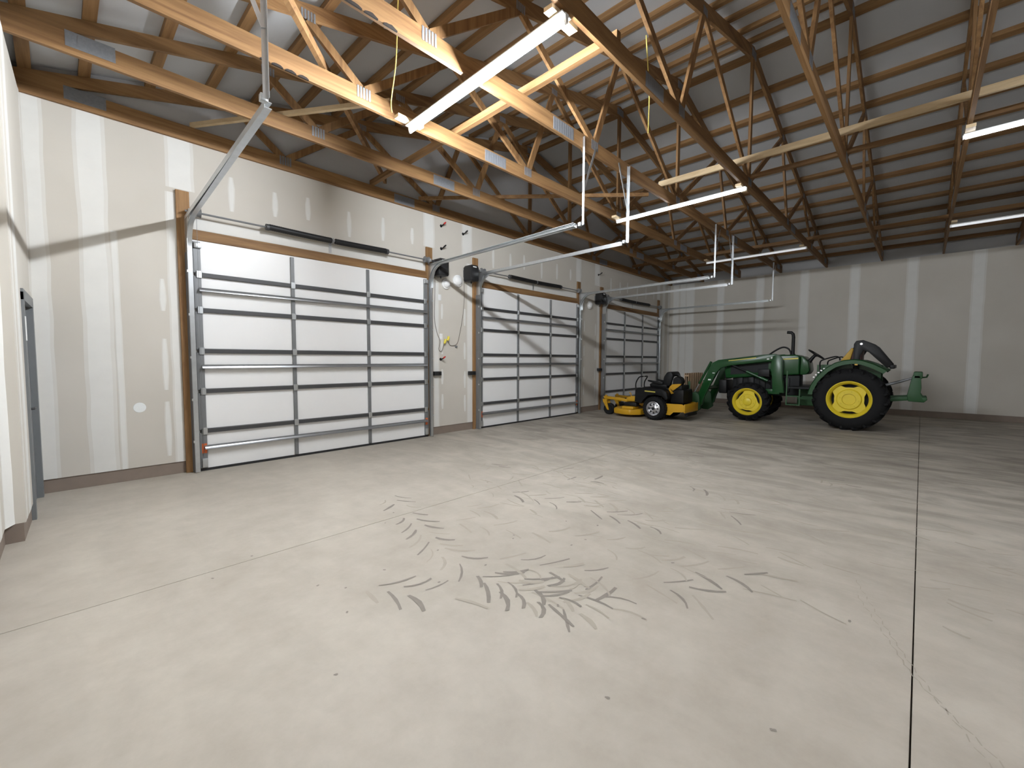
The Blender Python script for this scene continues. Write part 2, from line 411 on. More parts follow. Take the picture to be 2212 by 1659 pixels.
# ------------------------------------------------------------------ roof trusses
XB = [2.43, 5.15, RID, 2*RID-5.15, 2*RID-2.43]
XT = [1.85, 3.65, 5.80, 2*RID-5.80, 2*RID-3.65, 2*RID-1.85]
WT = 0.04                                           # lumber thickness
XL, XR = -0.22, F+0.14
def chord_poly(x0, x1, dep):
    s = 0.25 if x0 < RID - 0.1 else -0.25; e = dep*1.0308/2
    return [(x0, cl(x0)-e), (x1, cl(x1-1e-6 if s > 0 else x1)-e), (x1, cl(x1-1e-6 if s > 0 else x1)+e), (x0, cl(x0)+e)]
def make_truss():
    t = thing('roof_truss', 'x', 'roof truss', (0, 0, H), 'roof trusses')
    h = WT/2
    for a, b in ((XL, 4.45), (4.45, 11.2), (11.2, XR)):
        MB().box(a, b, -h, h, H, H+0.184).build('bottom_chord', 'wood_x', t, smooth=False)
    MB().prism([(XL, H+0.184), (XL, cl(XL)+0.094), (RID, cl(RID)+0.094), (RID, cl(RID)-0.094), (0.15, H+0.184)], 'y', -h, h).build('top_chord', 'wood_x', t, smooth=False)
    MB().prism([(XR, H+0.184), (XR, cl(XR)+0.094), (RID, cl(RID)+0.094), (RID, cl(RID)-0.094), (F-0.3, H+0.184)], 'y', -h, h).build('top_chord', 'wood_x', t, smooth=False)
    zb = H+0.17
    def web(xb, xt):
        MB().beam((xb, 0, zb), (xt, 0, cl(xt)-0.05), 0.036, 0.089, (0,1,0.001) if abs(xb-xt) > 10 else (0.999,0,0.03)).build('web', 'wood_z', t, smooth=False)
    for xb, xt in ((XB[0]-.03, XT[0]), (XB[0]+.03, XT[1]-.02), (XB[1]-.03, XT[1]+.02), (XB[1]+.03, XT[2]-.02), (XB[2]-.05, XT[2]+.02), (XB[2], RID),
                   (XB[2]+.05, XT[3]-.02), (XB[3]-.03, XT[3]+.02), (XB[3]+.03, XT[4]-.02), (XB[4]-.03, XT[4]+.02), (XB[4]+.03, XT[5])): web(xb, xt)
    pm = None
    spots = [(x, H+0.13, 0.17, 0.13) for x in XB] + [(x, cl(x)-0.02, 0.15, 0.1) for x in XT] + [(4.45, H+0.09, 0.42, 0.15), (11.2, H+0.09, 0.42, 0.15), (0.33, H+0.13, 0.34, 0.14), (F-0.45, H+0.13, 0.34, 0.14), (RID, cl(RID)-0.02, 0.24, 0.13)]
    for (x, z, wx, wz) in spots:
        for sgn in (-1, 1):
            m2 = MB(); y = sgn*(h+0.0012); n = 5 if wx < 0.2 else 9
            if wx > 0.2: m2.box(x-wx/2, x+wx/2, y-0.0008, y+0.0008, z-wz/2, z+wz/2)
            for k in range(n):
                xx = x - wx/2 + wx*(k+0.5)/n
                m2.box(xx-wx/n*0.33, xx+wx/n*0.33, y-0.0022, y+0.0022, z-wz/2+0.004, z+wz/2-0.004)
            m2.build('nail_plate', 'plate', t, smooth=False)
    return t
TY = [6.945, 5.78, 4.58, 3.37, 2.18, 0.92, -0.30, -1.55, -2.77]
ORD = ['first', 'second', 'third', 'fourth', 'fifth', 'sixth', 'seventh', 'eighth', 'ninth']
t0 = make_truss(); t0.location = (0, TY[0], H); t0['label'] = 'wooden gable truss resting on the drywall over the garage doors'
for i, y in enumerate(TY[1:], 1):
    extra = {2: ', carrying the bright light\'s far end', 3: ', with the nearest track hangers', 4: ', carrying the bright light\'s near end'}.get(i, '')
    dup(t0, (0, y, H), '%s wooden roof truss from the garage doors%s' % (ORD[i], extra))

# bark left on the lower edges of two chords
def bark(y, xs):
    tr_ = [o for o in COL.objects if o.name.startswith('roof_truss') and abs(o.location.y-y) < 0.01][0]
    for (a, b) in xs:
        mb = MB(); n = 5; p = []
        for k in range(n+1): p.append((a+(b-a)*k/n, H+0.006+0.022*math.sin(PI*k/n)*random.uniform(0.6, 1)))
        mb.prism([(a, H-0.003), (b, H-0.003)] + p[::-1], 'y', -WT/2-0.003, -WT/2+0.012)
        me = mb.mesh('bark_edge', 'bark', (0, 0, H), False); o = bpy.data.objects.new('bark_edge', me); COL.objects.link(o); o.parent = tr_
bark(4.58, ((1.40, 1.48), (1.50, 1.60), (1.62, 1.72), (1.74, 1.84)))
bark(3.37, ((1.62, 1.78), (1.80, 1.92), (1.97, 2.10)))
# braces lying on the bottom chords
ZB = H+0.184
def brace(a, b, label, wd=0.065, ht=0.08, mat='wood_y'):
    a = Vector((a[0], a[1], ZB+ht/2+0.001)); b = Vector((b[0], b[1], ZB+ht/2+0.001))
    solo(MB().beam(a, b, wd, ht), 'lateral_brace', mat, label, 'brace', tuple(a), 'braces nailed across the truss bottom chords')
brace((3.70, 2.16), (3.82, 6.96), 'bright wooden brace across the truss chords beside the lit strip light')
brace((7.24, -3.0), (7.24, 3.40), 'pale wooden brace across the truss chords left of the dim strip lights', 0.038, 0.089, 'wood_pale')
brace((7.92, -3.0), (7.92, 2.20), 'brown wooden brace along the truss centres above the dim strip lights', 0.045, 0.06)
brace((1.30, 6.93), (2.78, 4.60), 'short diagonal wooden brace near the left wall, between gable and third truss', 0.045, 0.05, 'wood_pale')
def brace_hi(a, b, label, z, mat='wood_y'):
    a = Vector((a[0], a[1], z)); b = Vector((b[0], b[1], z))
    solo(MB().beam(a, b, 0.05, 0.089), 'diagonal_brace', mat, label, 'brace', tuple(a), 'braces nailed across the truss bottom chords')
brace_hi((0.88, 3.42), (4.05, 6.9), 'long diagonal wooden brace crossing above the first door, bright along one edge', ZB+0.0835+0.0445)
brace((4.76, 6.93), (7.5, 3.72), 'diagonal wooden brace above the middle garage door', 0.038, 0.06)
brace((12.9, -3.0), (12.9, 6.9), 'wooden brace across the truss chords near the tractor wall', 0.04, 0.08)

# ------------------------------------------------------------------ strip lights
def strip_light(x, y0, y1, on, label, hw=0.0205):
    zt = H-0.038; k_ = hw/0.027
    t = thing('strip_light', label, 'light fixture', (x, (y0+y1)/2, zt-0.09), 'strip lights under the trusses')
    def K_(mb):
        mb.v = [(a + 0.036*(b-(y0+y1)/2), b, c) for a, b, c in mb.v]; return mb
    K_(MB().box(x-hw-0.04, x+hw+0.04, y0+0.005, y1-0.005, zt-0.02*k_, zt-0.0005)).build('housing', 'white_plastic', t, bevel=0.004)
    pr = [(x + hw*math.cos(PI+PI*k/10), zt-0.02*k_ + 0.09*k_*math.sin(PI+PI*k/10)) for k in range(11)]
    K_(MB().prism(pr, 'y', y0+0.025, y1-0.025)).build('lens', {1: 'lamp_on', 0: 'lamp_dim', 2: 'lamp_mid', 3: 'lamp_faint'}[on], t)
    for y in (y0, y1-0.022): K_(MB().prism([(a, b) for a, b in pr] + [(x+hw, zt-0.002), (x-hw, zt-0.002)], 'y', y, y+0.022)).build('end_cap', 'white_plastic', t)
    for y in (y0+0.05, y1-0.10):
        MB().box(x-0.17, x+0.17, y, y+0.085, zt, H-0.0008).build('mounting_block', 'wood_pale', t, smooth=False)
strip_light(2.93, 2.15, 4.50, True, 'brightly lit white strip light under the trusses, the only one glowing strongly')
strip_light(7.66, 2.12, 4.48, False, 'thin dim strip light over the middle garage door', 0.013)
strip_light(7.66, -2.75, -0.25, False, 'thin dim strip light at the right edge of the picture', 0.013)
strip_light(12.6, 2.12, 4.5, 3, 'faint strip light above the tractor loader', 0.013)
strip_light(2.93, -2.75, -0.3, 2, 'lit strip light behind the camera near the left wall', 0.0265)
strip_light(12.5, -2.75, -0.3, 3, 'faint strip light high at right near the far wall', 0.013)

# ------------------------------------------------------------------ garage doors
ZS = [0.028, 0.54, 1.072, 1.604, 2.14, 2.60, 3.04]
HW = 1.83
POS = ['leftmost', 'middle', 'far']
def make_door(i):
    c = DC[i]
    t = bpy.data.objects.new('door_%d' % (i+1), None); COL.objects.link(t); t.location = (c, D, 0); t['_o'] = (c, D, 0)
    tag(t, '%s white sectional garage door with grey steel rails and stiles' % POS[i], None, None, 'structure')
    yf = D-0.055                                     # inner face of the panels
    for k in range(6):
        z0, z1 = ZS[k]+0.002, ZS[k+1]-0.002
        s = MB().box(c-HW, c+HW, yf, D-0.012, z0, z1).build('door_section', 'door_white', t, bevel=0.002, seg=1)
        for q, (xc, wd) in enumerate(((c-HW+0.042, 0.084), (c-0.608, 0.05), (c+0.608, 0.05), (c+HW-0.042, 0.084))):
            MB().box(xc-wd/2, xc+wd/2, yf-0.030, yf-0.0005, z0+0.012, z1-0.022).build('stile', 'steel_grey', s, bevel=0.003, seg=1)
        if k < 5:
            MB().prism([(yf-0.0005, z1-0.032), (yf-0.036, z1-0.028), (yf-0.036, z1+0.022), (yf-0.0005, z1+0.03)], 'x', c-HW+0.02, c+HW-0.02).build('rail', 'steel_dark', s, smooth=False)
        if k in (0, 2, 4):
            zc = {0: 0.312, 2: 1.385, 4: 2.393}[k]
            MB().prism([(yf-0.031, zc-0.02), (yf-0.085, zc-0.016), (yf-0.085, zc-0.010), (yf-0.070, zc+0.016), (yf-0.045, zc+0.02), (yf-0.031, zc+0.034)], 'x', c-HW+0.05, c+HW-0.05).build('strut', 'strut_steel', s)
        for xc in (c-HW+0.06, c-0.608, c+0.608, c+HW-0.06):
            if k < 5: MB().box(xc-0.03, xc+0.03, yf-0.046, yf-0.034, z1-0.05, z1+0.045).build('hinge', 'galvanised', s, bevel=0.004, seg=1)
    MB().prism([(yf-0.012, 0.0), (D-0.012, 0.0), (D-0.014, 0.03), (yf-0.014, 0.034)], 'x', c-HW, c+HW).build('bottom_seal', 'seal_black', t)
    for xc in (c-HW+0.05, c+HW-0.05):
        MB().box(xc-0.028, xc+0.028, yf-0.034, yf-0.031, 0.24, 0.37).build('warning_label', 'orange_label', t)
        MB().box(xc-0.03, xc+0.03, yf-0.05, yf-0.031, 0.05, 0.17).build('bottom_bracket', 'galvanised', t, bevel=0.004)
    for xc in (c-HW+0.05, c+HW-0.05): MB().box(xc-0.04, xc+0.04, yf-0.06, yf-0.031, 2.93, 3.0).build('top_bracket', 'galvanised', t, bevel=0.006)
for i in range(3): make_door(i)

# wooden jamb boards and headers
tn = [0]
def trim(mb, mat, label):
    tn[0] += 1
    tag(mb.build('trim_%d' % tn[0], mat, smooth=False, bevel=0.003, seg=1), label, None, None, 'structure')
for i, c in enumerate(DC):
    trim(MB().box(c-1.975, c-1.835, D-0.04, D-0.0035, 0.0, 3.64), 'wood_z', 'upright wooden jamb board left of the %s garage door' % POS[i])
    trim(MB().box(c+1.835, c+1.975, D-0.04, D-0.0035, 0.0, 3.64), 'wood_z', 'upright wooden jamb board right of the %s garage door' % POS[i])
    trim(MB().box(c-1.83, c+1.83, D-0.045, D-0.004, 3.045, 3.175), 'wood_x', 'wooden header board above the %s garage door' % POS[i])

# door tracks with hangers
YE = 3.45
ZT_ = 3.285
SKEW = {(a_, b_): -0.115 for a_ in range(3) for b_ in ('left', 'right')}   # the tracks run a little out of square, like the lights
def track(i, side):
    c = DC[i]; s = -1 if side == 'left' else 1
    x = c + s*1.862; R_ = 0.38; yv = D-0.115
    t = thing('door_track', '%s galvanised track of the %s garage door with its ceiling hanger' % (side, POS[i]), 'door track', (x, yv, 0), 'garage door tracks')
    sh = SKEW[(i, side)]
    def K_(mb):
        y1_ = yv-R_
        mb.v = [(a + (sh*(y1_-b)/(y1_-YE) if b < y1_ else 0), b, c) for a, b, c in mb.v]; return mb
    path = [(yv, 0.01), (yv, ZT_-R_)] + [(yv-R_+R_*math.cos(PI/2*k/10), ZT_-R_+R_*math.sin(PI/2*k/10)) for k in range(1, 11)] + [(YE, ZT_+0.02)]
    prof = [(-0.024, 0.0), (0.024, 0.0), (0.024, 0.05), (0.018, 0.05), (0.018, 0.006), (-0.018, 0.006), (-0.018, 0.05), (-0.024, 0.05)]
    # sweep a C-section opening toward the door
    vs = []; n = len(prof); m = len(path)
    for k, (y, z) in enumerate(path):
        a = Vector(path[max(0, k-1)]); b = Vector(path[min(m-1, k+1)]); d = (b-a).normalized(); nn = Vector((-d.y, d.x))
        for (p, q) in prof: vs.append((x + s*0.03 - s*q, y + nn.x*p, z + nn.y*p))
    fs = [tuple(range(n)), tuple((m-1)*n+j for j in range(n-1, -1, -1))]
    for k in range(m-1):
        for j in range(n): fs.append((k*n+j, k*n+(j+1)%n, (k+1)*n+(j+1)%n, (k+1)*n+j))
    K_(MB().add(vs, fs)).build('rail', 'galvanised', t)
    # angle running along the top of the horizontal part
    xo = x + s*0.032
    mb = MB(); mb.box(min(xo, xo+s*0.004), max(xo, xo+s*0.004), YE-0.02, D-0.06, ZT_-0.02, ZT_+0.032); mb.box(min(xo, xo-s*0.035), max(xo, xo-s*0.035), YE-0.02, D-0.06, ZT_+0.028, ZT_+0.032)
    K_(mb).build('track_angle', 'galvanised', t, smooth=False)
    # flag bracket and wall angle
    MB().prism([(D-0.05, 2.86), (D-0.17, 2.86), (D-0.17, 3.02), (D-0.3, 3.3), (D-0.05, 3.32)], 'x', min(xo, xo+s*0.004), max(xo, xo+s*0.004)).build('flag_bracket', 'galvanised', t, smooth=False)
    mb = MB(); mb.box(min(xo, xo+s*0.004), max(xo, xo+s*0.004), D-0.14, D-0.041, 0.0, 2.86); mb.box(min(xo, xo+s*0.012), max(xo, xo+s*0.012), D-0.044, D-0.0405, 0.0, 2.86)
    mb.build('wall_angle', 'steel_grey', t, smooth=False)
    for z in (0.4, 0.95, 1.5, 2.05, 2.6): MB().box(min(xo, xo+s*0.012), max(xo, xo+s*0.012), D-0.15, D-0.12, z, z+0.03).build('track_bolt', 'galvanised', t)
    # hanger: perforated angle iron up to the truss, with a diagonal
    yh = 3.37-0.026; zt = H+0.14
    mb = MB(); a, b = min(xo, xo+s*0.034), max(xo, xo+s*0.034)
    mb.box(a, b, yh-0.0035, yh, ZT_+0.0, zt); mb.box(min(xo, xo+s*0.0035), max(xo, xo+s*0.0035), yh-0.034, yh, ZT_+0.0, zt)
    K_(mb).build('hanger_angle', 'galvanised', t, smooth=False)
    hb = MB().beam((xo+s*0.02, yh-0.012, ZT_+0.46), (xo+s*0.30, yh-0.012, H+0.10), 0.034, 0.005, (0,1,0)); K_(hb).build('hanger_brace', 'galvanised', t, smooth=False)
    K_(MB().beam((xo+s*0.018, YE-0.04, ZT_+0.02), (xo+s*0.018, yh+0.02, ZT_+0.02), 0.05, 0.05)).build('end_stop', 'galvanised', t, bevel=0.004)
for i in range(3):
    for sd in ('left', 'right'): track(i, sd)

# torsion shafts with black springs
def shaft(i):
    c = DC[i]; y = D-0.125; z = 3.372
    t = thing('torsion_shaft', 'steel torsion shaft with two black springs above the %s garage door' % POS[i], 'torsion shaft', (c, y, z), 'torsion shafts over the doors')
    MB().tube([(c-1.90, y, z), (c+1.90, y, z)], 0.013, 8).build('shaft', 'steel_grey', t)
    for s in (-1, 1):
        pts = []; rr = []
        for k in range(61):
            u = k/60; xx = c + s*(0.03 + 0.9*u); sag = -0.012*math.sin(PI*(1-u)*0.5) if s else 0
            pts.append((xx, y, z+sag+0.006)); rr.append(0.041 + (0.004 if k % 2 else 0))
        MB().tube(pts, rr, 12).build('spring', 'black_spring', t)
        MB().tube([(c+s*0.93, y, z), (c+s*0.97, y, z)], 0.045, 12).build('winding_cone', 'steel_dark', t)
        MB().lathe([(0.013, 0), (0.06, 0), (0.05, s*0.02), (0.05, s*0.07), (0.062, s*0.09), (0.013, s*0.09)], (c+s*1.735, y, z), 'x', 20).build('cable_drum', 'steel_grey', t)
        MB().tube([(c+s*1.79, y-0.05, z), (c+s*1.79, D-0.10, 0.2)], 0.0025, 5).build('lift_cable', 'steel_grey', t)
        MB().box(min(c+s*1.845, c+s*1.87), max(c+s*1.845, c+s*1.87), y-0.03, D-0.041, z-0.03, z+0.03).build('bearing_plate', 'galvanised', t, bevel=0.004)
    mb = MB(); mb.box(c-0.022, c+0.022, D-0.009, D-0.0045, z-0.17, z+0.06); mb.box(c-0.003, c+0.003, y-0.03, D-0.009, z-0.035, z+0.035)
    mb.build('centre_bracket', 'galvanised', t, smooth=False)
for i in range(3): shaft(i)

# side mounted openers
def opener(x0, x1, label, conn):
    t = thing('door_opener', label, 'door opener', ((x0+x1)/2, D-0.16, 3.1), 'wall mounted door openers')
    y0, y1 = D-0.27, D-0.045
    MB().prism([(x0, 3.13), (x0+0.02, 3.10), (x1-0.02, 3.10), (x1, 3.13), (x1, 3.38), (x1-0.035, 3.425), (x0+0.035, 3.425), (x0, 3.38)], 'y', y0, y1).build('housing', 'black_plastic', t, bevel=0.012)
    MB().box(x0+0.03, x1-0.03, y0-0.012, y0+0.002, 3.16, 3.34).build('front_cover', 'black_plastic', t, bevel=0.008)
    MB().box((x0+x1)/2-0.045, (x0+x1)/2+0.045, y0-0.006, y0+0.004, 3.375, 3.395).build('indicator_window', 'white_plastic', t)
    a, b = conn
    MB().tube([(a, D-0.125, 3.372), (b, D-0.125, 3.372)], 0.022, 10).build('shaft_collar', 'steel_dark', t)
    MB().box(x0+0.03, x1-0.03, D-0.05, D-0.0045, 3.2, 3.34).build('mounting_bracket', 'steel_grey', t)
    MB().tube([((x0+x1)/2, D-0.16, 3.105), ((x0+x1)/2, D-0.16, 3.06)], 0.012, 8).build('release_handle', 'black_plastic', t)
opener(5.045, 5.285, 'black wall mounted opener right of the leftmost garage door', (4.99, 5.05))
opener(5.83, 6.06, 'black wall mounted opener left of the middle garage door', (6.05, 6.17))
opener(10.78, 11.02, 'black wall mounted opener left of the far garage door', (11.01, 11.16))

# small things on the piers between the doors
def dome(x, z, label, r=0.125):
    t = thing('dome_light', label, 'wall light', (x, D, z), 'round white wall lights')
    MB().lathe([(0.0001, -0.004), (r, -0.004), (r, -0.03), (r*0.9, -0.036), (0.0001, -0.036)], (x, D, z), 'y', 28, False).build('base', 'white_plastic', t)
    MB().lathe([(r*0.78*math.cos(PI/2*k/6), -0.036-0.05*math.sin(PI/2*k/6)) for k in range(7)], (x, D, z), 'y', 28, False).build('diffuser', 'white_plastic', t)
dome(5.70, 3.10, 'round white wall light between the two nearest openers', 0.12)
dome(5.40, 3.0, 'round white wall light half behind the leftmost opener', 0.10)
dome(10.55, 3.06, 'round white wall light beside the far door opener', 0.115)
def eye(x, z, label, y=D-0.0045):
    t = thing('sensor_box', label, 'sensor', (x, y, z), 'black sensor boxes beside the doors')
    MB().box(x-0.085, x+0.085, y-0.07, y, z-0.04, z+0.04).build('case', 'black_plastic', t, bevel=0.006)
    MB().lathe([(0.0001, -0.005), (0.018, -0.005), (0.02, 0), (0.0001, 0)], (x+0.03, y-0.07, z), 'y', 12, False).build('lens', 'machine_dark', t)
eye(5.155, 1.22, 'small black sensor box right of the leftmost garage door')
eye(6.03, 1.21, 'small black sensor box on the wood left of the middle garage door', D-0.041)
eye(11.02, 1.21, 'small black sensor box on the wood left of the far garage door', D-0.041)
def stub(x, z, tip, label):
    t = thing('cable_stub', label, 'cable', (x, D, z), 'capped cable ends poking out of the drywall')
    MB().tube([(x, D-0.003, z), (x+0.01, D-0.05, z+0.008), (x+0.015, D-0.085, z+0.03)], 0.012, 8).build('cable', 'machine_black', t)
    MB().tube([(x+0.014, D-0.08, z+0.025), (x+0.03, D-0.12, z+0.055)], [0.018, 0.012], 8).build('cap', tip, t)
    MB().lathe([(0.0001, -0.003), (0.03, -0.003), (0.025, -0.008), (0.0001, -0.009)], (x, D, z), 'y', 12, False).build('grommet', 'machine_black', t)
stub(5.30, 4.12, 'red_plastic', 'upper left capped cable with a red tip above the first opener')
stub(5.86, 4.08, 'machine_black', 'upper right black capped cable under the gable truss')
stub(5.30, 3.68, 'machine_black', 'lower left black capped cable above the first opener')
stub(5.86, 3.62, 'red_plastic', 'lower right capped cable with a red tip above the second opener')
stub(11.0, 3.98, 'machine_black', 'black capped cable high between the middle and far doors')
stub(5.27, 1.50, 'red_plastic', 'short capped cable low on the pier under the yellow plugs')
def outlet(x, z, label):
    t = thing('wall_outlet', label, 'outlet', (x, D, z), 'white wall outlets')
    MB().box(x-0.038, x+0.038, D-0.010, D-0.0035, z-0.06, z+0.06).build('cover_plate', 'white_plastic', t, bevel=0.003)
    for dz in (-0.026, 0.026): MB().box(x-0.016, x+0.016, D-0.013, D-0.009, z+dz-0.016, z+dz+0.016).build('socket', 'white_plastic', t, bevel=0.002)
outlet(5.25, 2.72, 'white outlet high on the pier under the first opener'); outlet(5.28, 1.95, 'white outlet behind the yellow plugs')
def cord(pts, label):
    P = [Vector(q) for q in pts]; out = []
    for i in range(len(P)-1):
        p0, p1, p2, p3 = P[max(0, i-1)], P[i], P[i+1], P[min(len(P)-1, i+2)]
        for k in range(8):
            u = k/8
            out.append(0.5*((2*p1) + (p2-p0)*u + (2*p0-5*p1+4*p2-p3)*u*u + (3*p1-p0-3*p2+p3)*u**3))
    out.append(P[-1]); return out
def opener_cord(pts, plug, label):
    t = thing('power_cord', label, 'cord', pts[0], 'opener power cords')
    MB().tube(cord(pts, ''), 0.0055, 6).build('cable', 'grey_cable', t)
    x, y, z = plug
    MB().tube([(x-0.03, y, z-0.055), (x-0.01, y, z-0.02), (x, y, z+0.03)], [0.018, 0.026, 0.022], 8).build('plug', 'yellow_plug', t)
opener_cord([(5.13, D-0.03, 3.10), (5.13, D-0.012, 2.7), (5.12, D-0.012, 2.3), (5.18, D-0.012, 2.02), (5.25, D-0.012, 1.86), (5.22, D-0.012, 1.70), (5.28, D-0.02, 1.66), (5.33, D-0.03, 1.80)], (5.36, D-0.05, 1.87), 'grey cord hanging from the leftmost opener to a yellow plug')
opener_cord([(5.86, D-0.03, 3.10), (5.88, D-0.012, 2.75), (5.84, D-0.012, 2.4), (5.76, D-0.012, 2.05), (5.68, D-0.012, 1.82), (5.52, D-0.012, 1.78), (5.45, D-0.02, 1.86)], (5.43, D-0.06, 1.93), 'grey cord looping from the middle opener to a yellow plug')
t = thing('wall_bumper', 'small grey round bumper on the pier right of the yellow plugs', 'bumper', (5.66, D, 1.76))
MB().lathe([(0.0001, -0.003), (0.026, -0.003), (0.022, -0.02), (0.014, -0.04), (0.0001, -0.045)], (5.66, D, 1.76), 'y', 14, False).build('stem', 'steel_grey', t)

# ------------------------------------------------------------------ walk door in the left wall
t = bpy.data.objects.new('door_4', None); COL.objects.link(t); t.location = (lx(6.4), 6.4, 0); t['_o'] = tuple(t.location)
tag(t, 'grey steel walk door in the left wall beside the corner', None, None, 'structure')
mb = MB(); lw_piece(mb, WDY0+0.05, WDY1-0.05, 0.005, WDZ-0.05, 0.03, 0.075); mb.build('door_leaf', 'door_grey', t, smooth=False)
for a, b, z0, z1 in ((WDY0-0.02, WDY0+0.05, 0, WDZ+0.02), (WDY1-0.05, WDY1+0.045, 0, WDZ+0.02), (WDY0-0.02, WDY1+0.045, WDZ-0.05, WDZ+0.05)):
    mb = MB(); lw_piece(mb, a, b, z0, z1, -0.018, 0.10); mb.build('door_frame', 'door_grey', t, smooth=False)
mb = MB(); lw_piece(mb, 5.915, 5.975, 1.66, 1.88, -0.0225, -0.0183); mb.build('notice', 'white_plastic', t, smooth=False)
mb = MB(); mb.tube([(lx(6.1)-0.03, 6.1, 1.02), (lx(6.1)+0.03, 6.1, 1.02), (lx(6.1)+0.035, 6.2, 1.02)], 0.011, 8); mb.build('door_handle', 'steel_dark', t)

# ------------------------------------------------------------------ yellow cables hanging from the roof
def ycable(pts, label):
    P = cord(pts, ''); solo(MB().tube(P, 0.007, 6), 'yellow_cable', 'yellow_cable', label, 'cable', tuple(pts[0]), 'yellow cables hanging between the trusses')
ycable([(2.30, 3.62, 5.05), (2.36, 3.75, 4.85), (2.55, 4.1, 4.6), (2.70, 4.45, 4.40), (2.74, 4.5, 4.31)], 'yellow cable dropping to the left end of the bright strip light')
ycable([(4.9, 2.5, 5.3), (5.0, 2.52, 5.0), (5.05, 2.52, 4.7), (5.5, 2.75, 4.5)], 'yellow cable hanging right of the bright strip light')

# ------------------------------------------------------------------ tractor (front toward the doors, +y)
def wheel(par, name, xo, s, yc, R, W, rr, lugs, mats, front=False):
    zc = R
    r0 = R-0.035
    def X(d): return s*d
    prof = [(rr, X(W*0.08)), (rr+0.05, X(0.0)), (r0-0.10, X(-0.004)), (r0-0.035, X(W*0.05)), (r0, X(W*0.16)), (r0, X(W*0.84)), (r0-0.035, X(W*0.95)), (r0-0.10, X(W)), (rr+0.05, X(W)), (rr, X(W*0.92))]
    mb = MB().lathe(prof, (xo, yc, zc), 'x', 48)
    for k in range(lugs):
        for q in (0, 1):
            a0 = 2*PI*(k + 0.5*q)/lugs; a1 = a0 + 0.30
            xa, xb = (W*0.54, W*0.03) if q == 0 else (W*0.46, W*0.97)
            P = []
            for u, rad in ((0, r0+0.014), (0.5, r0+0.014), (0.85, r0+0.008), (1.0, r0-0.045)):
                a = a0 + (a1-a0)*u; x = xa + (xb-xa)*min(1, u*1.12)
                P.append(Vector((xo+X(x), yc+rad*math.cos(a), zc+rad*math.sin(a))))
            for i in range(3):
                d = Vector((0, math.cos(a0+0.15), math.sin(a0+0.15)))
                mb.beam(P[i], P[i+1], 0.05, 0.042, d)
    tire = mb.build(name, mats['tire'], par)
    ym = mats['rim']
    MB().lathe([(rr+0.018, X(0.035)), (rr+0.022, X(0.012)), (rr+0.006, X(0.004)), (rr-0.02, X(0.03)), (rr-0.045, X(0.07)), (rr-0.055, X(W*0.6)), (rr-0.03, X(W*0.6)), (rr-0.02, X(0.08))], (xo, yc, zc), 'x', 48).build('rim', ym, tire)
    MB().lathe([(0.0001, X(W*0.55)), (rr-0.05, X(W*0.55)), (rr-0.05, X(W*0.58)), (0.0001, X(W*0.58))], (xo, yc, zc), 'x', 32, False).build('rim_shade_disc', 'machine_black', tire)  # black disc painting in the shaded interior of the rim
    lob = mats['lobes']; poly = []
    for k in range(72):
        a = 2*PI*k/72; q = math.cos(lob*(a + mats['rot']))
        poly.append((yc + (rr*(0.79 + 0.105*math.tanh(2.2*q)))*math.cos(a), zc + (rr*(0.79 + 0.105*math.tanh(2.2*q)))*math.sin(a)))
    xd = xo + X(mats['dish'])
    MB().prism(poly, 'x', min(xd, xd+X(0.014)), max(xd, xd+X(0.014))).build('wheel_disc', ym, tire, smooth=False)
    h = rr*0.60
    if front:
        MB().lathe([(0.0001, X(-0.05)), (h*0.42, X(-0.05)), (h*0.5, X(-0.04)), (h*0.55, X(-0.012)), (h*0.92, X(-0.012)), (h, X(0.002)), (0.0001, X(0.002))], (xd, yc, zc), 'x', 32, False).build('hub', ym, tire)
    else:
        MB().lathe([(0.0001, X(0.012)), (h*0.5, X(0.012)), (h*0.54, X(-0.03)), (h*0.9, X(-0.03)), (h, X(0.002)), (0.0001, X(0.014))], (xd, yc, zc), 'x', 32, False).build('hub', ym, tire)
    for k in range(8):
        a = 2*PI*k/8 + 0.2; q = h*0.74
        MB().tube([(xd-X(0.03), yc+q*math.cos(a), zc+q*math.sin(a)), (xd-X(0.046), yc+q*math.cos(a), zc+q*math.sin(a))], rr*0.032, 6).build('lug_nut', ym, tire)
    return tire
TX = 12.45
tr = thing('tractor', 'green compact tractor with yellow wheels and a front loader, parked along the far wall', 'tractor', (TX, 2.0, 0))
mr_ = dict(tire='rubber', rim='tractor_yellow', lobes=4, rot=PI/4, dish=0.09)
mf_ = dict(tire='rubber', rim='tractor_yellow', lobes=3, rot=0.4, dish=0.075)
wheel(tr, 'rear_tire', 11.60, 1, 1.10, 0.665, 0.43, 0.375, 19, mr_)
wheel(tr, 'rear_tire', 13.30, -1, 1.10, 0.665, 0.43, 0.375, 19, mr_)
wheel(tr, 'front_tire', 11.70, 1, 3.10, 0.475, 0.30, 0.315, 17, mf_, True)
wheel(tr, 'front_tire', 13.20, -1, 3.10, 0.475, 0.30, 0.315, 17, mf_, True)
G, GD, K = 'tractor_green', 'tractor_green_dull', 'machine_black'
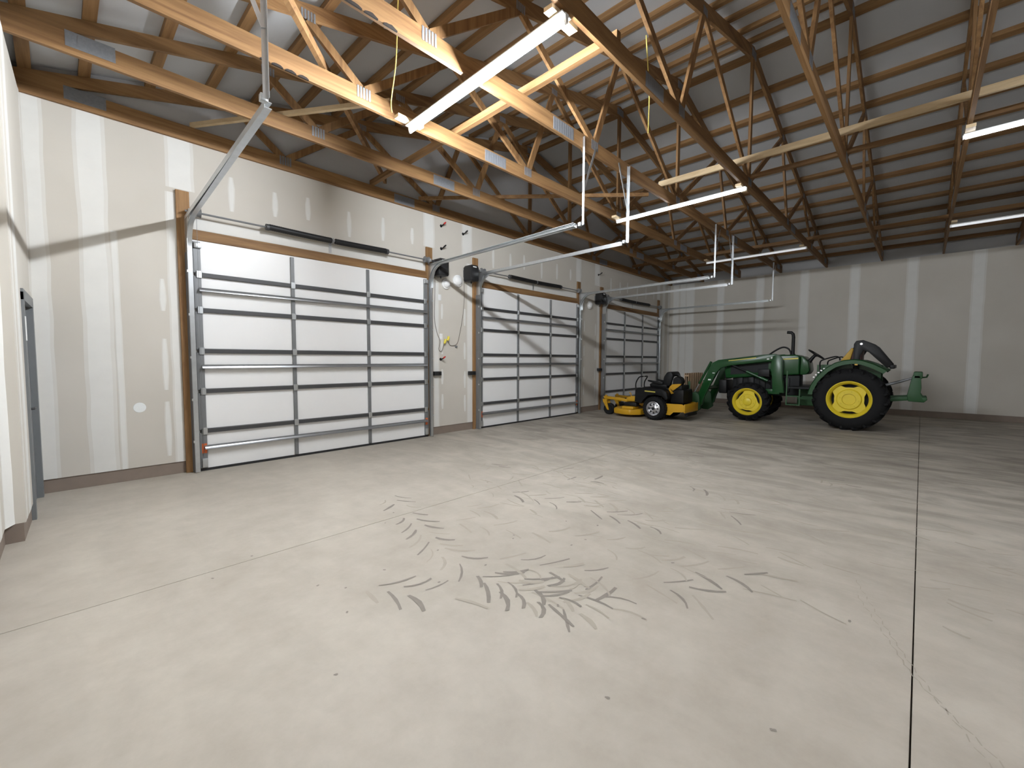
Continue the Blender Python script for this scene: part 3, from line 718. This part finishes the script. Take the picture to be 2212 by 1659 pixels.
# hood with a sloping nose
MB().prism([(3.74, 1.02), (3.78, 1.25), (3.66, 1.47), (3.42, 1.55), (2.95, 1.61), (2.58, 1.635), (2.16, 1.635), (2.10, 1.60), (2.10, 1.16), (2.57, 1.13)], 'x', TX-0.31, TX+0.31).build('hood', G, tr, bevel=0.05, seg=3)
MB().prism([(2.09, 1.61), (2.03, 1.59), (1.93, 1.46), (1.90, 1.26), (1.95, 1.17), (2.09, 1.15)], 'x', TX-0.30, TX+0.30).build('dashboard_cowl', G, tr, bevel=0.03)
for s in (-1, 1):
    xx = TX + s*0.313
    MB().prism([(2.50, 1.535), (2.50, 1.51), (2.13, 1.53), (2.13, 1.565)], 'x', min(xx, xx-s*0.02), max(xx, xx-s*0.02)).build('hood_stripe', 'yellow_stripe', tr)
    MB().prism([(3.62, 1.36), (2.75, 1.44), (2.75, 1.22), (3.62, 1.12)], 'x', min(xx, xx-s*0.02), max(xx, xx-s*0.02)).build('side_grille', 'machine_dark', tr)
MB().box(TX-0.24, TX+0.24, 3.745, 3.79, 1.0, 1.36).build('front_grille', K, tr, bevel=0.01)
MB().box(TX-0.2, TX+0.2, 2.1, 3.6, 0.62, 1.16).build('engine', 'machine_dark', tr, bevel=0.04)
for k in range(5): MB().box(TX-0.245, TX-0.2, 2.3+0.26*k, 2.45+0.26*k, 0.72, 1.08).build('engine_block', K, tr, bevel=0.02)
MB().box(TX-0.2, TX+0.2, 0.75, 2.15, 0.42, 0.86).build('transmission', GD, tr, bevel=0.05)
MB().tube([(12.0, 1.10, 0.665), (12.9, 1.10, 0.665)], 0.13, 16).build('rear_axle', GD, tr)
MB().tube([(11.9, 3.10, 0.475), (13.0, 3.10, 0.475)], 0.09, 14).build('front_axle', GD, tr)
MB().box(TX-0.16, TX+0.16, 2.9, 3.75, 0.48, 0.7).build('front_frame', K, tr, bevel=0.03)
MB().box(TX-0.28, TX+0.28, 3.72, 3.92, 0.62, 0.98).build('front_bumper', K, tr, bevel=0.03)
# exhaust stack and loader hoses
ex = MB().tube([(TX-0.2, 2.265, 1.60), (TX-0.2, 2.265, 2.06), (TX-0.2, 2.275, 2.13), (TX-0.2, 2.31, 2.17), (TX-0.2, 2.40, 2.18)], [0.038, 0.036, 0.035, 0.035, 0.034], 14).build('exhaust_pipe', K, tr)
MB().tube([(TX-0.2, 2.265, 1.60), (TX-0.2, 2.265, 1.66)], 0.052, 14).build('exhaust_collar', K, ex)
MB().tube(cord([(TX-0.22, 2.80, 1.60), (TX-0.22, 2.66, 1.72), (TX-0.22, 2.49, 1.815), (TX-0.22, 2.37, 1.79), (TX-0.22, 2.31, 1.70), (TX-0.22, 2.30, 1.6)], ''), 0.020, 8).build('hydraulic_hose', K, tr)
# steering
MB().tube([(TX, 2.0, 1.4), (TX, 1.90, 1.56), (TX, 1.84, 1.64)], [0.05, 0.04, 0.03], 10).build('steering_column', K, tr)
c_ = Vector((TX, 1.825, 1.645)); ax = Vector((0, -0.58, 0.81)).normalized(); u_ = Vector((1, 0, 0)); v_ = ax.cross(u_)
sw = MB().tube([c_ + (u_*math.cos(2*PI*k/28) + v_*math.sin(2*PI*k/28))*0.185 for k in range(28)], 0.014, 8, True).build('steering_wheel', K, tr)
mb = MB()
for k in range(3):
    a = 2*PI*k/3 + 0.5; mb.tube([c_ - ax*0.03, c_ + (u_*math.cos(a) + v_*math.sin(a))*0.18], 0.011, 6)
mb.tube([c_ - ax*0.05, c_ + ax*0.01], 0.04, 12); mb.build('steering_spokes', K, sw)
# platform, steps
MB().box(TX-0.72, TX+0.72, 1.55, 2.25, 0.84, 0.885).build('platform', 'machine_dark', tr, bevel=0.01)
st = MB().box(11.74, 11.98, 2.0, 2.27, 0.655, 0.675).build('step', GD, tr); 
MB().box(11.74, 11.98, 2.01, 2.28, 0.455, 0.475).build('step', GD, tr)
mb = MB()
for y in (2.01, 2.27): mb.box(11.745, 11.765, y-0.012, y+0.012, 0.455, 1.25 if y > 2.1 else 0.88)
mb.build('step_frame', GD, tr)
MB().tube(cord([(11.9, 1.62, 1.05), (11.9, 1.66, 1.3), (11.9, 1.665, 1.46), (11.9, 1.60, 1.52), (11.9, 1.40, 1.585), (11.9, 1.32, 1.56), (11.9, 1.31, 1.50)], ''), 0.015, 8).build('grab_rail', K, tr)
MB().tube(cord([(13.0, 1.62, 1.05), (13.0, 1.66, 1.3), (13.0, 1.665, 1.46), (13.0, 1.60, 1.52), (13.0, 1.40, 1.585), (13.0, 1.31, 1.50)], ''), 0.015, 8).build('grab_rail', K, tr)
MB().box(11.78, 11.80, 1.64, 1.67, 1.28, 1.36).build('lamp', 'machine_dark', tr)
# fenders
def fender(s):
    xi, xo = (TX - 0.33, 11.66) if s < 0 else (TX + 0.33, 13.24)
    arc = [(1.86, 0.74), (1.80, 0.95), (1.70, 1.14), (1.54, 1.33), (1.38, 1.45), (1.22, 1.51), (1.05, 1.53), (0.90, 1.51), (0.72, 1.44), (0.58, 1.36), (0.49, 1.30)]
    n = len(arc); vs = []; fs = []
    cen = Vector((1.10, 0.67))
    for (y, z) in arc:
        d = (Vector((y, z)) - cen).normalized()
        a = Vector((y, z)); b = a - d*0.02; c2 = a - d*0.10
        vs += [(xi, a.x, a.y), (xo+ s*-0.03, a.x, a.y), (xo, (a-d*0.02).x, (a-d*0.02).y), (xo, c2.x, c2.y), (xo - s*0.015, c2.x, c2.y), (xo-s*0.03, b.x, b.y), (xi, b.x, b.y)]
    m = 7
    for i in range(n-1):
        for j in range(m): fs.append((i*m+j, i*m+(j+1)%m, (i+1)*m+(j+1)%m, (i+1)*m+j))
    fs += [tuple(range(m)), tuple((n-1)*m+j for j in range(m-1, -1, -1))]
    f_ = MB().add(vs, fs).build('fender', G, tr)
    MB().box(min(xi, xi+s*0.02), max(xi, xi+s*0.02), 0.62, 1.75, 0.8, 1.40).build('fender_inner_panel', G, f_)
    for k in range(5):
        a = 0.60 + 0.085*k
        y, z = 1.10 + 0.79*math.cos(a), 0.67 + 0.79*math.sin(a)
        if s < 0: MB().box(11.74, 11.84, y-0.018, y+0.018, z-0.004, z+0.022).build('fender_reflector', 'chrome', f_)
    MB().box(min(xo, xo+s*-0.012)-0.002, max(xo, xo-s*0.012)+0.002, 0.98, 1.03, 1.40, 1.43).build('fender_marker', 'seat_yellow', f_)
fender(-1); fender(1)
# seat
MB().prism([(1.42, 1.18), (1.40, 1.30), (0.98, 1.28), (0.98, 1.16)], 'x', TX-0.24, TX+0.24).build('seat_cushion', 'seat_maroon', tr, bevel=0.04)
MB().prism([(1.10, 1.26), (1.17, 1.60), (1.12, 1.80), (1.04, 1.86), (0.95, 1.80), (0.96, 1.26)], 'x', TX-0.24, TX+0.24).build('seat_backrest', 'seat_maroon', tr, bevel=0.04)
MB().prism([(1.30, 1.44), (1.33, 1.50), (1.14, 1.79), (1.10, 1.76), (1.17, 1.46)], 'x', TX-0.26, TX-0.16).build('seat_side_bolster', 'seat_yellow', tr, bevel=0.02)
MB().box(TX-0.18, TX+0.18, 1.0, 1.35, 0.86, 1.18).build('seat_base', K, tr, bevel=0.02)
# folded roll bar
for s in (-1, 1):
    xx = TX + s*0.42
    MB().prism([(1.0, 1.0), (1.08, 1.0), (1.09, 1.86), (1.05, 1.93), (0.93, 1.945), (0.78, 1.87), (0.70, 1.80), (0.44, 1.42), (0.52, 1.34), (0.83, 1.68), (0.92, 1.72), (0.98, 1.60)], 'x', xx-0.04, xx+0.04).build('roll_bar_post', K, tr, bevel=0.012)
    MB().tube([(xx-s*0.05, 0.96, 1.86), (xx+s*0.05, 0.96, 1.86)], 0.025, 10).build('hinge_pin', 'chrome', tr)
MB().box(TX-0.46, TX+0.46, 0.40, 0.48, 1.33, 1.41).build('roll_bar_crossbar', K, tr, bevel=0.015)
# three point hitch with a quick hitch frame
for s in (-1, 1):
    MB().prism([(0.75, 0.58), (0.42, 0.64), (0.16, 0.68), (0.15, 0.76), (0.42, 0.73), (0.75, 0.68)], 'x', TX+s*0.32-0.025, TX+s*0.32+0.025).build('lower_link', GD, tr, bevel=0.01)
    MB().prism([(0.12, 1.20), (0.00, 1.20), (-0.02, 0.95), (-0.01, 0.82), (-0.05, 0.75), (-0.10, 0.76), (-0.12, 0.71), (-0.07, 0.65), (0.17, 0.66), (0.19, 0.80), (0.15, 1.05)], 'x', TX+s*0.32-0.04, TX+s*0.32+0.04).build('quick_hitch_side', GD, tr, bevel=0.012)
MB().box(TX-0.36, TX+0.36, -0.03, 0.11, 1.13, 1.27).build('quick_hitch_crossbar', GD, tr, bevel=0.02)
MB().tube([(TX, -0.02, 1.15), (TX, -0.09, 1.16), (TX, -0.11, 1.22)], 0.016, 8).build('quick_hitch_hook', GD, tr)
MB().tube([(TX, 0.62, 0.94), (TX, 0.30, 1.06), (TX, 0.06, 1.16)], [0.03, 0.03, 0.016], 10).build('top_link', 'steel_grey', tr)
# loader
for s in (-1, 1):
    xx = TX + s*0.46; a, b = xx-0.045, xx+0.045
    lo = MB().prism([(2.50, 1.48), (2.48, 1.60), (2.56, 1.655), (2.82, 1.64), (3.88, 1.505), (4.02, 1.43), (4.10, 1.30), (4.36, 0.62), (4.44, 0.30), (4.36, 0.22), (4.26, 0.30), (4.20, 0.52), (3.92, 1.16), (3.80, 1.30), (3.60, 1.36), (2.75, 1.47)], 'x', a, b).build('loader_arm', G, tr, bevel=0.015)
    xs_ = a-0.001 if s < 0 else b+0.001
    MB().prism([(3.62, 1.475), (3.62, 1.493), (2.98, 1.575), (2.98, 1.55)], 'x', min(xs_, xs_-s*0.003), max(xs_, xs_+s*0.003)).build('arm_stripe', 'yellow_stripe', lo)
    for (y, z, w_, h_) in ((3.98, 1.16, 0.06, 0.02), (4.08, 0.98, 0.07, 0.035), (2.72, 1.53, 0.05, 0.03), (2.62, 1.56, 0.08, 0.04)):
        MB().box(min(xs_, xs_+s*0.003), max(xs_, xs_+s*0.003), y-w_/2, y+w_/2, z-h_/2, z+h_/2).build('decal', 'white_plastic', lo)
    MB().tube([(xx, 4.06, 1.46), (xx, 4.36, 0.86)], 0.032, 10).build('bucket_cylinder', G, lo)
    MB().tube([(xx, 4.36, 0.86), (xx, 4.50, 0.58)], 0.018, 10).build('cylinder_rod', 'chrome', lo)
    MB().prism([(2.36, 0.72), (2.41, 1.10), (2.42, 1.52), (2.50, 1.64), (2.62, 1.60), (2.66, 1.36), (2.62, 1.10), (2.60, 0.72)], 'x', xx+s*0.05-0.012, xx+s*0.05+0.012).build('loader_tower', G, tr, bevel=0.006)
    MB().prism([(2.36, 0.72), (2.41, 1.10), (2.42, 1.52), (2.50, 1.64), (2.62, 1.60), (2.66, 1.36), (2.62, 1.10), (2.60, 0.72)], 'x', xx-s*0.07-0.012, xx-s*0.07+0.012).build('loader_tower', G, tr, bevel=0.006)
    MB().box(min(TX+s*0.2, xx+s*0.06), max(TX+s*0.2, xx+s*0.06), 2.45, 2.75, 0.68, 0.80).build('loader_mount', G, tr, bevel=0.01)
    MB().tube([(xx, 2.72, 1.0), (xx, 3.2, 1.22)], 0.035, 10).build('lift_cylinder', G, tr)
    MB().tube([(xx, 3.2, 1.22), (xx, 3.55, 1.38)], 0.02, 10).build('cylinder_rod', 'machine_dark', tr)
    MB().box(min(xx-s*0.02, xx+s*0.045), max(xx-s*0.02, xx+s*0.045), 2.68, 2.93, 1.10, 1.28).build('valve_box', K, tr, bevel=0.012)
    MB().prism([(4.30, 0.18), (4.34, 0.56), (4.44, 0.64), (4.54, 0.60), (4.575, 0.30), (4.57, 0.09), (4.42, 0.08)], 'x', xx-0.06, xx+0.06).build('carriage_plate', GD, tr, bevel=0.01)
    MB().prism([(4.62, 0.13), (4.62, 0.55), (4.66, 0.55), (4.67, 0.16), (5.75, 0.145), (5.75, 0.13)], 'x', xx-0.05-s*0.12, xx+0.05-s*0.12).build('fork', K, tr, bevel=0.004)
MB().tube([(TX-0.46, 4.2, 0.75), (TX+0.46, 4.2, 0.75)], 0.05, 12).build('arm_crossbar', G, tr)
MB().box(TX-0.58, TX+0.58, 4.58, 4.62, 0.10, 0.20).build('carriage_bar', GD, tr, bevel=0.006); MB().box(TX-0.58, TX+0.58, 4.58, 4.62, 0.50, 0.60).build('carriage_bar', GD, tr, bevel=0.006)
for s in (-1, 1): MB().box(TX+s*0.56-0.02, TX+s*0.56+0.02, 4.56, 4.62, 0.10, 0.92).build('backrest_post', GD, tr, bevel=0.006)

# pallet standing on the forks
pl = thing('wooden_pallet', 'weathered wooden pallet standing upright behind the mower, against the loader', 'pallet', (12.7, 4.8, 0.17))
for z in (0.20, 0.62, 1.06): MB().box(12.14, 13.18, 4.72, 4.81, z-0.02, z+0.02).build('stringer', 'pallet_wood', pl, smooth=False)
for k in range(7):
    x = 12.14 + 0.158*k
    MB().box(x, x+0.092, 4.698, 4.7195, 0.165, 1.13).build('deck_board', 'pallet_wood', pl, smooth=False)
    MB().box(x, x+0.092, 4.8105, 4.83, 0.165, 1.13).build('deck_board', 'pallet_wood', pl, smooth=False)

# ------------------------------------------------------------------ zero turn mower
MX = 10.75
mw = thing('riding_mower', 'yellow and black zero-turn riding mower parked in front of the far garage door', 'mower', (MX, 5.2, 0))
Yw = 'mower_yellow'
md_ = dict(tire='rubber', rim='chrome', lobes=6, rot=0, dish=0.04)
def mwheel(x, s):
    R, W, rr = 0.29, 0.24, 0.165; yc = 4.80
    X = lambda d: s*d
    mb = MB().lathe([(rr, X(0.02)), (rr+0.03, X(0.0)), (R-0.06, X(-0.004)), (R-0.02, X(0.02)), (R, X(0.05)), (R, X(W-0.05)), (R-0.02, X(W-0.02)), (R-0.06, X(W)), (rr+0.03, X(W)), (rr, X(W-0.02))], (x, yc, R), 'x', 40)
    for k in range(30):
        for q in range(3):
            a = 2*PI*(k+0.5*(q % 2))/30; xx = x + X(0.045 + 0.075*q)
            mb.beam((xx, yc+(R+0.001)*math.cos(a), R+(R+0.001)*math.sin(a)), (xx+X(0.055), yc+(R+0.001)*math.cos(a), R+(R+0.001)*math.sin(a)), 0.03, 0.012, (0, math.cos(a), math.sin(a)))
    ti = mb.build('drive_tire', 'rubber', mw)
    MB().lathe([(rr+0.012, X(0.02)), (rr+0.012, X(0.006)), (rr, X(0.0)), (rr-0.02, X(0.02)), (rr-0.035, X(0.05)), (0.07, X(0.035)), (0.05, X(0.02)), (0.0001, X(0.02)), (0.0001, X(0.07)), (rr-0.02, X(0.09))], (x, yc, R), 'x', 36, False).build('rim', 'chrome', ti)
    for k in range(8):
        a = 2*PI*k/8; MB().tube([(x+X(0.046), yc+0.108*math.cos(a), R+0.108*math.sin(a)), (x+X(0.030), yc+0.108*math.cos(a), R+0.108*math.sin(a))], 0.018, 8).build('rim_hole', 'machine_black', ti)
    MB().tube([(x+X(0.03), yc, R), (x-X(0.01), yc, R)], 0.035, 12).build('hub_cap', 'machine_dark', ti)
mwheel(10.15, 1); mwheel(11.35, -1)
for s in (-1, 1):
    xc = MX + s*0.30; yc = 6.20
    ca = MB().lathe([(0.07, -0.05), (0.13, -0.065), (0.155, -0.045), (0.155, 0.045), (0.13, 0.065), (0.07, 0.05)], (xc, yc, 0.155), 'x', 28).build('caster_wheel', 'rubber', mw)
    MB().lathe([(0.0001, -0.052), (0.07, -0.052), (0.07, 0.052), (0.0001, 0.052)], (xc, yc, 0.155), 'x', 20, False).build('caster_hub', 'machine_dark', ca)
    for q in (-1, 1):
        MB().prism([(6.17, 0.13), (6.22, 0.13), (6.36, 0.36), (6.36, 0.42), (6.24, 0.42), (6.24, 0.36)], 'x', xc+q*0.08-0.008, xc+q*0.08+0.008).build('caster_fork', Yw, mw)
    MB().box(xc-0.09, xc+0.09, 6.23, 6.37, 0.40, 0.42).build('caster_yoke', Yw, mw)
    MB().tube([(xc, 6.31, 0.42), (xc, 6.31, 0.53)], 0.035, 12).build('caster_spindle', Yw, mw)
    MB().prism([(6.36, 0.43), (6.37, 0.50), (5.85, 0.48), (5.35, 0.43), (5.10, 0.36), (5.10, 0.28), (5.40, 0.35), (5.85, 0.40)], 'x', xc-0.035, xc+0.035).build('front_rail', Yw, mw, bevel=0.006)
    xl = MX + s*0.24
    MB().tube(cord([(xl, 5.28, 0.55), (xl, 5.38, 0.66), (xl, 5.45, 0.76), (xl, 5.45, 0.90), (xl, 5.38, 1.03), (xl - s*0.06, 5.35, 1.06), (xl - s*0.2, 5.35, 1.06)], ''), 0.016, 8).build('control_lever', K, mw)
    # fender pods
    xo = MX + s*0.53; xi = MX + s*0.26
    pod = MB().prism([(5.34, 0.42), (5.33, 0.74), (5.25, 0.78), (4.95, 0.80), (4.62, 0.79), (4.50, 0.72), (4.46, 0.56), (4.50, 0.50), (4.62, 0.60), (4.80, 0.63), (4.98, 0.60), (5.10, 0.48), (5.16, 0.38)], 'x', min(xo, xi), max(xo, xi)).build('fender_pod', K, mw, bevel=0.025)
    xs_ = xo
    MB().prism([(5.06, 0.70), (5.06, 0.728), (4.78, 0.715), (4.78, 0.687)], 'x', min(xs_, xs_+s*0.003), max(xs_, xs_+s*0.003)).build('pod_stripe', 'yellow_stripe', pod)
    MB().prism([(5.10, 0.99), (5.10, 0.95), (4.80, 0.88), (4.70, 0.88), (4.70, 0.95), (4.80, 0.95)], 'x', MX+s*0.27-0.03, MX+s*0.27+0.03).build('armrest', K, mw, bevel=0.012)
MB().box(MX-0.33, MX+0.33, 5.62, 5.70, 0.40, 0.46).build('cross_tube', Yw, mw, bevel=0.006)
# deck
MB().prism([(MX-0.62, 5.42), (MX-0.62, 5.62), (MX-0.50, 5.95), (MX-0.2, 6.05), (MX+0.2, 6.05), (MX+0.50, 5.95), (MX+0.62, 5.62), (MX+0.62, 5.42), (MX+0.4, 5.22), (MX-0.4, 5.22)], 'z', 0.07, 0.22).build('mower_deck', Yw, mw, bevel=0.03)
MB().box(MX-0.60, MX-0.26, 5.34, 5.66, 0.22, 0.29).build('belt_cover', Yw, mw, bevel=0.02); MB().box(MX+0.26, MX+0.60, 5.34, 5.66, 0.22, 0.29).build('belt_cover', Yw, mw, bevel=0.02)
MB().box(MX-0.50, MX-0.12, 5.30, 5.66, 0.29, 0.39).build('deck_shadow_box', K, mw, bevel=0.02)  # black box standing in for the shade between deck and frame
mw.children[-1].name = 'deck_shade_box'
MB().box(MX-0.34, MX+0.34, 5.30, 5.72, 0.465, 0.485).build('foot_plate', 'machine_dark', mw, bevel=0.005)
MB().prism([(5.60, 0.42), (5.62, 0.50), (5.45, 0.56), (5.33, 0.54), (5.33, 0.42)], 'x', MX-0.44, MX-0.34).build('height_bracket', Yw, mw, bevel=0.01)
MB().tube([(MX-0.39, 5.50, 0.54), (MX-0.39, 5.52, 0.62), (MX-0.39, 5.56, 0.64)], 0.014, 8).build('pedal', Yw, mw)
# seat
MB().prism([(5.06, 0.80), (5.08, 0.88), (5.0, 0.92), (4.62, 0.90), (4.60, 0.78)], 'x', MX-0.25, MX+0.25).build('seat_cushion', 'mower_seat', mw, bevel=0.03)
MB().prism([(4.74, 0.84), (4.70, 1.08), (4.62, 1.20), (4.51, 1.21), (4.46, 1.12), (4.54, 0.84)], 'x', MX-0.25, MX+0.25).build('seat_backrest', 'mower_seat', mw, bevel=0.035)
MB().box(MX-0.27, MX+0.27, 4.5, 5.25, 0.56, 0.80).build('seat_platform', K, mw, bevel=0.03)
# engine and rear frame
MB().box(MX-0.30, MX+0.30, 4.16, 4.50, 0.42, 0.78).build('engine_block', K, mw, bevel=0.05)
MB().lathe([(0.0001, 0.10), (0.10, 0.10), (0.125, 0.07), (0.125, -0.07), (0.10, -0.10), (0.0001, -0.10)], (MX-0.13, 4.36, 0.97), 'x', 24, False).build('air_cleaner', K, mw)
MB().prism([(4.47, 0.76), (4.49, 0.80), (4.42, 0.74), (4.24, 0.88), (4.22, 0.92), (4.44, 0.90), (4.50, 0.84), (4.53, 0.78), (4.46, 0.66), (4.40, 0.68)], 'x', MX-0.33, MX-0.30).build('engine_shroud', Yw, mw)
MB().box(MX-0.28, MX+0.2, 4.22, 4.46, 0.77, 0.88).build('engine_top', 'machine_dark', mw, bevel=0.02)
MB().tube([(MX-0.2, 4.50, 0.86), (MX-0.2, 4.48, 0.98), (MX-0.2, 4.44, 1.08), (MX-0.2, 4.38, 1.09)], 0.012, 8).build('fuel_line', 'chrome', mw)
MB().tube(cord([(MX-0.1, 4.52, 1.12), (MX-0.1, 4.44, 1.14), (MX-0.1, 4.37, 1.12), (MX-0.1, 4.33, 1.07)], ''), 0.022, 8).build('intake_hose', K, mw)
MB().prism([(4.66, 0.42), (4.15, 0.43), (4.10, 0.40), (4.10, 0.24), (4.36, 0.22), (4.44, 0.14), (4.62, 0.15)], 'x', MX-0.42, MX-0.40).build('rear_frame_side', Yw, mw)
MB().prism([(4.66, 0.42), (4.15, 0.43), (4.10, 0.40), (4.10, 0.24), (4.36, 0.22), (4.44, 0.14), (4.62, 0.15)], 'x', MX+0.40, MX+0.42).build('rear_frame_side', Yw, mw)
MB().box(MX-0.42, MX+0.42, 4.075, 4.10, 0.22, 0.43).build('rear_bumper', Yw, mw, bevel=0.006)
MB().box(MX-0.32, MX+0.32, 4.15, 5.2, 0.24, 0.40).build('main_frame', K, mw, bevel=0.02)
MB().tube([(MX-0.3, 4.09, 0.16), (MX+0.3, 4.09, 0.16)], 0.04, 12).build('muffler', K, mw)
MB().tube([(10.35, 4.80, 0.29), (11.15, 4.80, 0.29)], 0.05, 10).build('wheel_axle', K, mw)

# ------------------------------------------------------------------ dried mud prints on the concrete
def smooth_poly(pts, step):
    P = [Vector((a, b, 0)) for a, b in pts]; P = cord([tuple(q) for q in P], ''); out = [P[0]]; acc = 0
    for i in range(1, len(P)):
        seg = (P[i]-P[i-1]).length; acc += seg
        if acc >= step: out.append(P[i]); acc = 0
    return out
marks = {'mud': MB(), 'mud_faint': MB()}
def bar(c, ang, L, wd, z, mat, bend):
    d = Vector((math.cos(ang), math.sin(ang), 0)); n = Vector((-d.y, d.x, 0)); vs = []; fs = []; k = 5
    for i in range(k):
        u = i/(k-1)-0.5; w_ = wd*(0.55+0.45*math.sin(PI*(i+0.6)/(k+0.2)))*random.uniform(0.75, 1.15)
        q = Vector((c.x, c.y, 0)) + d*(u*L) + n*(bend*(u*u*4))
        vs += [(q+n*w_/2).to_tuple()[:2] + (z,), (q-n*w_/2).to_tuple()[:2] + (z,)]
    for i in range(k-1): fs.append((2*i, 2*i+1, 2*i+3, 2*i+2))
    marks[mat].add(vs, fs)
def tread(pts, step=0.135, half=0.135, dens=1.0, faint=0.5):
    rnd = smooth_poly(pts, step)
    for i in range(len(rnd)-1):
        d = (rnd[i+1]-rnd[i]); a = math.atan2(d.y, d.x); n = Vector((-d.y, d.x, 0)).normalized()
        for s in (1, -1):
            if random.random() > dens: continue
            c = rnd[i] + n*s*half*0.75 + (d*0.5 if s < 0 else d*0)
            m_ = 'mud_faint' if random.random() < faint else 'mud'
            bar(c, a + s*0.72 + random.uniform(-.12, .12), random.uniform(0.15, 0.26), random.uniform(0.015, 0.034), random.uniform(0.0008, 0.0018), m_, s*random.uniform(0, 0.03))
tread([(2.42, 4.06), (2.21, 3.3), (2.03, 2.71), (2.01, 2.2), (2.05, 1.72), (2.07, 1.25)], faint=0.35, dens=0.9)
tread([(1.35, 2.58), (1.64, 2.15), (1.87, 1.96)], faint=0.6, dens=0.8)
tread([(2.25, 2.15), (2.39, 1.87), (2.6, 1.33)], faint=0.5)
tread([(2.08, 1.99), (2.25, 1.4), (2.43, 1.21)], faint=0.5)
tread([(2.81, 3.21), (3.02, 2.84)], faint=0.4)
tread([(3.46, 3.21), (3.61, 2.48), (3.7, 1.55)], faint=0.35, dens=0.95); tread([(3.9, 2.9), (3.95, 2.2), (4.0, 1.6)], faint=0.85, dens=0.7); tread([(4.6, 3.6), (5.2, 2.6), (5.6, 1.9)], faint=0.8, dens=0.7); tread([(5.0, 4.2), (6.0, 3.2), (7.5, 2.2)], faint=0.8, dens=0.6)
tread([(4.23, 4.52), (3.97, 3.57)], faint=0.6, dens=0.6); tread([(4.37, 3.07), (4.77, 2.72)], faint=0.5)
tread([(3.2, 0.91), (3.28, 0.48)], faint=0.5); tread([(2.67, 1.27), (2.76, 1.06), (2.74, 0.82)], faint=0.5)
tread([(4.49, 1.37), (4.41, 1.1)], faint=0.4); tread([(5.17, 1.9), (4.99, 1.26)], faint=0.8, dens=0.7); tread([(6.63, 0.83), (6.3, 0.48)], faint=0.6)
tread([(1.95, 2.05), (2.0, 1.7), (2.2, 1.25)], faint=0.3); tread([(2.1, 1.75), (2.3, 1.5), (2.6, 1.3)], faint=0.4); tread([(2.5, 3.0), (2.9, 2.2), (3.2, 1.4)], faint=1.0, dens=0.5)
tread([(3.0, 1.75), (3.05, 1.2), (3.15, 0.9)], faint=0.95, dens=0.6)
for k in range(330):
    c = Vector((random.uniform(3.0, 9.5), random.uniform(-0.6, 4.2), 0))
    bar(c, random.uniform(0.9, 2.2), random.uniform(0.1, 0.3), random.uniform(0.01, 0.03), random.uniform(0.0005, 0.0018), 'mud_faint', random.uniform(-.02, .02))
for k in range(26):
    c = Vector((random.uniform(0.6, 3.5), random.uniform(0.2, 4.0), 0))
    bar(c, random.uniform(0, 3.1), random.uniform(0.015, 0.03), 0.015, 0.001, 'mud', 0)
for pts in ([(3.69, 0.26), (3.2, 0.10), (2.81, -0.04), (2.32, -0.25), (1.9, -0.45)], [(3.45, 0.23), (3.0, 0.06), (2.70, -0.06), (2.36, -0.28), (2.0, -0.45)]):
    q = smooth_poly(pts, 0.03)
    for i in range(0, len(q)-1):
        d = q[i+1]-q[i]; bar(q[i], math.atan2(d.y, d.x)+0.25*(1 if i % 2 else -1), 0.045, 0.006, 0.001, 'mud_faint', 0)
for mname, nm in (('mud', 'dark dried mud'), ('mud_faint', 'faint dusty mud')):
    me = marks[mname].mesh('mud_print', mname, smooth=False)
    o = bpy.data.objects.new('mud_print', me); COL.objects.link(o); o.parent = fl; o['kind'] = 'stuff'; o['label'] = nm + ' chevron prints left by tractor tires'
for o in bpy.data.objects:
    if '_o' in o: del o['_o']
